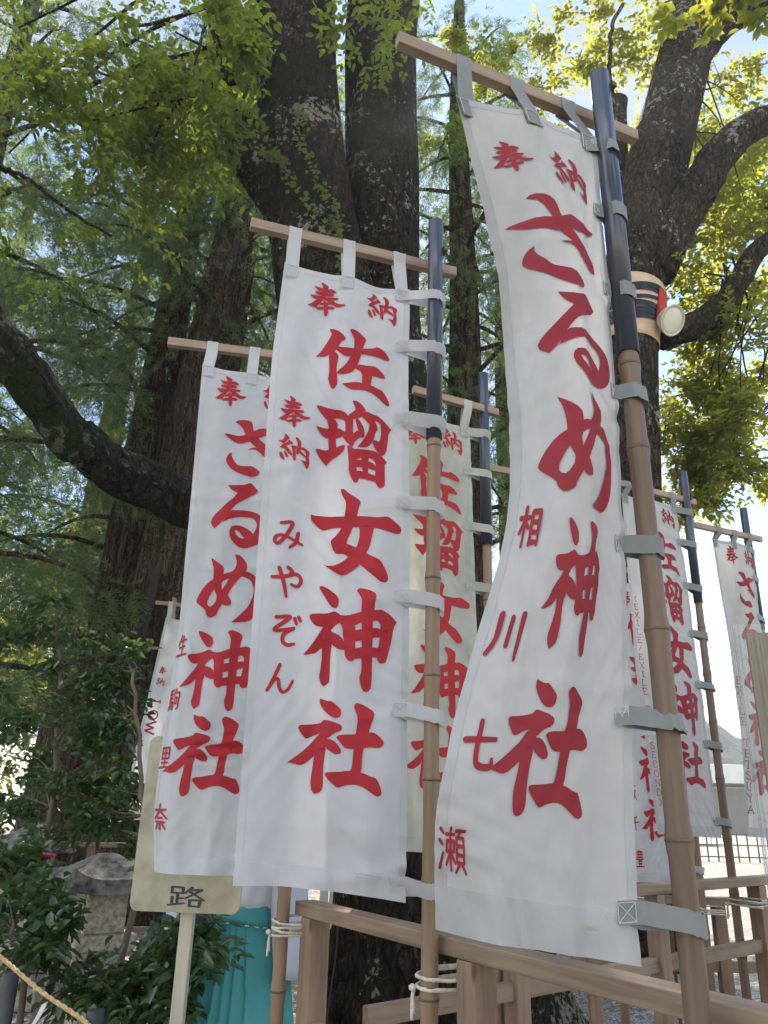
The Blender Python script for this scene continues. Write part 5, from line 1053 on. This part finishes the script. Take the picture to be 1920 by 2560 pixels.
for k_, (x0, x1, y, mm_) in enumerate(((793, 812, 7.75, 'white_metal'), (818, 846, 8.0, 'white_metal'))):
    a = at((x0 + x1) / 2, 2400, y); wd = (x1 - x0) / FPX * y * .98; t = MB(); t.box((a[0], y, .55), (wd, .05, 1.10)); t.build('upright', M[mm_], rk, bevel=.004)
    if k_ == 0:
        for z in np.arange(.12, 1.0, .125): t = MB(); t.tube([(a[0] + .01, y - .026, z), (a[0] + .01, y - .030, z)], .009, 10); t.build('slot', M['stone_void'], rk)
a = at(826, 2400, 8.0); t = MB(); t.box((a[0] - .02, 7.88, .30), (.26, .03, .05)); t.build('crosspiece', M['steel'], rk); t = MB(); t.box((a[0] + .13, 8.03, .55), (.16, .03, .5)); t.build('panel', M['white_metal'], rk)
t = MB(); t.tube(spline([at(846, 2300, 6.05), at(838, 2400, 5.95), at(826, 2480, 5.9), at(815, 2570, 5.85), at(810, 2640, 5.8)], 20), .007, 6); tag(t.build('power_cable', M['wire'], None, True, loc=tuple(at(838, 2400, 5.95))), 'thin black cable running down beside the foot of the oak', 'cable')

# ================================================================ LAMP AND WRAP ON THE RIGHT-HAND TREE
def zel_at(z): i = int(np.argmin(abs(zp[:, 2] - z))); return zp[i], zr[i]
wr = empty('trunk_wrap', tuple(zel_at(8.0)[0]), 'beige sheet wrapped round the right tree and bound with black tape', 'wrap')
zs_ = np.linspace(7.36, 8.30, 9); t = MB()
t.tube([np.array([np.interp(z, zp[:, 2], zp[:, 0]), 9.0, z]) for z in zs_], [np.interp(z, zp[:, 2], zr) * 1.03 + .012 + .008 * math.sin(z * 9) for z in zs_], 40, False); t.build('sheet', M['beige_wrap'], wr, True, solid=.008)
for k_, (za, zb, ht) in enumerate(((8.12, 8.08, .08), (8.05, 7.96, .06), (7.90, 7.98, .06), (7.86, 7.80, .09), (7.74, 7.71, .10), (7.66, 7.60, .08))):
    G_ = []
    for a_ in np.linspace(0, 2 * math.pi, 41):
        z = (za + zb) / 2 + (za - zb) / 2 * math.cos(a_ + 1.2 * k_); r_ = np.interp(z, zp[:, 2], zr) * 1.03 + .034; cx = np.interp(z, zp[:, 2], zp[:, 0])
        G_.append([(cx + r_ * math.cos(a_), 9 + r_ * math.sin(a_), z + h_) for h_ in (-ht / 2, 0, ht / 2)])
    t = MB(); t.grid(np.array(G_)); t.build('tape', M['tape'], wr, True)
lc = atP(1452, 692, 8.55); lp = empty('lamp', tuple(lc), 'round cream lamp on a red bracket strapped to the right tree', 'lamp')
def aim(mb, d, c_):
    q = Vector(d).to_track_quat('Z', 'Y').to_matrix(); A = np.array(q)
    mb.v = [v @ A.T + np.array(c_) for v in mb.v]
ld = np.array([.42, -.72, -.55])
t = MB(); t.lathe([(.05, -.22), (.085, -.20), (.17, -.085), (.200, .0), (.208, .010), (.204, .019), (.189, .021), (.183, .004)], (0, 0, 0), 36); aim(t, ld, lc); t.build('shade', M['cream'], lp, True)
t = MB(); t.lathe([(.182, .0), (.15, .012), (.085, .024), (.01, .029)], (0, 0, 0), 36); aim(t, ld, lc); t.build('lens', m_plain('frosted_glass', (.60, .58, .48), .3, .06, 6), lp, True)
t = MB(); pb, rb = zel_at(8.05); a = np.array([pb[0] + rb * .8, 8.85 - rb * .3, 8.12]); t.beam(a, lc - unit(ld) * .20, .10, .16); t.build('bracket', M['red_metal'], lp, bevel=.01)

# ================================================================ YELLOW BOARD AT THE RIGHT EDGE
yb = empty('notice_board', (1.95, 3.05, 0), 'yellow-brown board wrapped in clear corrugated plastic at the right edge', 'board')
c0 = at(1836, 1600, 3.2); da = unit(np.array([.93, -.36, 0])); fa = np.array([da[1], -da[0], 0])
zt_, zb_ = at(1853, 1566, 3.2)[2], .9; wd = .9
t = MB(); cc = np.array([c0[0], 3.2, 0]) + da * (wd / 2 + .045); t.box((*cc[:2], (zt_ - .035 + zb_) / 2), (wd, .03, zt_ - .035 - zb_), np.stack([da, -fa, [0, 0, 1]], 1)); t.build('panel', M['plywood'], yb, bevel=.003)
t = MB(); s = np.linspace(-.05, wd + .05, 150); dep = .030 + .006 * np.sign(np.sin(s * 260)); base = np.array([c0[0], 3.2, 0]) + da * .045
pl_ = base + s[:, None] * da + dep[:, None] * fa
t.grid(np.stack([np.c_[pl_[:, :2], np.full(150, zb_)], np.c_[pl_[:, :2], np.full(150, zt_)]]))
for q in (-.05, -.043, -.036): t.box((*(base + da * q)[:2], (zt_ + zb_) / 2), (.004, .07, zt_ - zb_), np.stack([da, -fa, [0, 0, 1]], 1))
t.build('plastic_cover', M['plastic'], yb, solid=.001)
for s_ in (.1, .8): t = MB(); q = base + da * s_ - fa * .04; t.box((*q[:2], zt_ * .48), (.05, .05, zt_ * .96)); t.build('leg', M['post'], yb)

# ================================================================ FAR DISTANCE AT THE RIGHT
fr_ = empty('lattice_fence', (11, 26, 0), 'dark low lattice fence far away across the gravel on the right', 'fence')
xs_ = np.arange(6.5, 20, .32); t = MB()
for x in xs_: t.box((x, 26 + .02 * (x - 11), .42), (.035, .035, .84))
t.build('uprights', M['steel'], fr_)
for z in (.16, .50, .80): t = MB(); t.beam((6.4, 25.91, z), (20, 26.17, z), .03, .035); t.build('rail', M['steel'], fr_)
bl = empty('building', (22, 62, 0), 'low white building with a flat pale roof in front of the wooded hill', 'building')
t = MB(); t.box((24, 64, 1.5), (24, 8, 3.0)); t.build('wall', m_plain('beige_wall', (.20, .20, .16), .8, .1, 2), bl); t = MB(); t.box((24, 63.5, 4.0), (26, 10, 1.3)); t.build('roof', M['white_wall'], bl, bevel=.05)
t = MB()
for x in (15, 18, 21, 24): t.box((x, 59.97, 1.55), (1.5, .06, 1.3))
t.build('window', M['stone_void'], bl)
tn = empty('canopy_tent', (13.4, 40, 0), 'white canopy tent standing before the pale building', 'tent')
t = MB(); t.add(np.array([(12, 38.5, 2.3), (15.6, 38.5, 2.3), (15.6, 41.5, 2.3), (12, 41.5, 2.3), (13.8, 40, 3.1)]), [(0, 1, 4), (1, 2, 4), (2, 3, 4), (3, 0, 4)]); t.box((13.8, 38.5, 2.17), (3.6, .02, .26)); t.box((13.8, 41.48, 1.5), (3.6, .02, 1.6)); t.build('canopy', M['white_wall'], tn)
for x in (12.05, 15.55):
    for y in (38.55, 41.45): t = MB(); t.box((x, y, 1.15), (.05, .05, 2.3)); t.build('leg', M['white_metal'], tn)
for k_, z in enumerate((13.2, 13.9)):
    t = MB(); t.tube(spline([(-30, 80, z + 1), (20, 80, z - .3), (34, 80, z - .35), (70, 80, z + .8)], 30), .03, 5); tag(t.build('overhead_wire', M['wire'], None, loc=(30, 80, z)), ('upper' if k_ else 'lower') + ' of the two thin wires crossing the sky behind the right banners', 'wire', 'overhead wires')

# ================================================================ thin haze added for a milky glow between the trees
m_, t, N, L, b = mat('haze'); N.remove(b)
pv = N.new('ShaderNodeVolumePrincipled'); pv.inputs['Color'].default_value = (.93, .96, 1, 1); pv.inputs['Density'].default_value = .0015; pv.inputs['Anisotropy'].default_value = .5
L.new(pv.outputs[0], N['Material Output'].inputs['Volume'])
t = MB(); t.box((0, 60.5, 13), (346, 183, 28)); hz = t.build('haze', m_, None, loc=(0, 60.5, -1)); hz['kind'] = 'stuff'
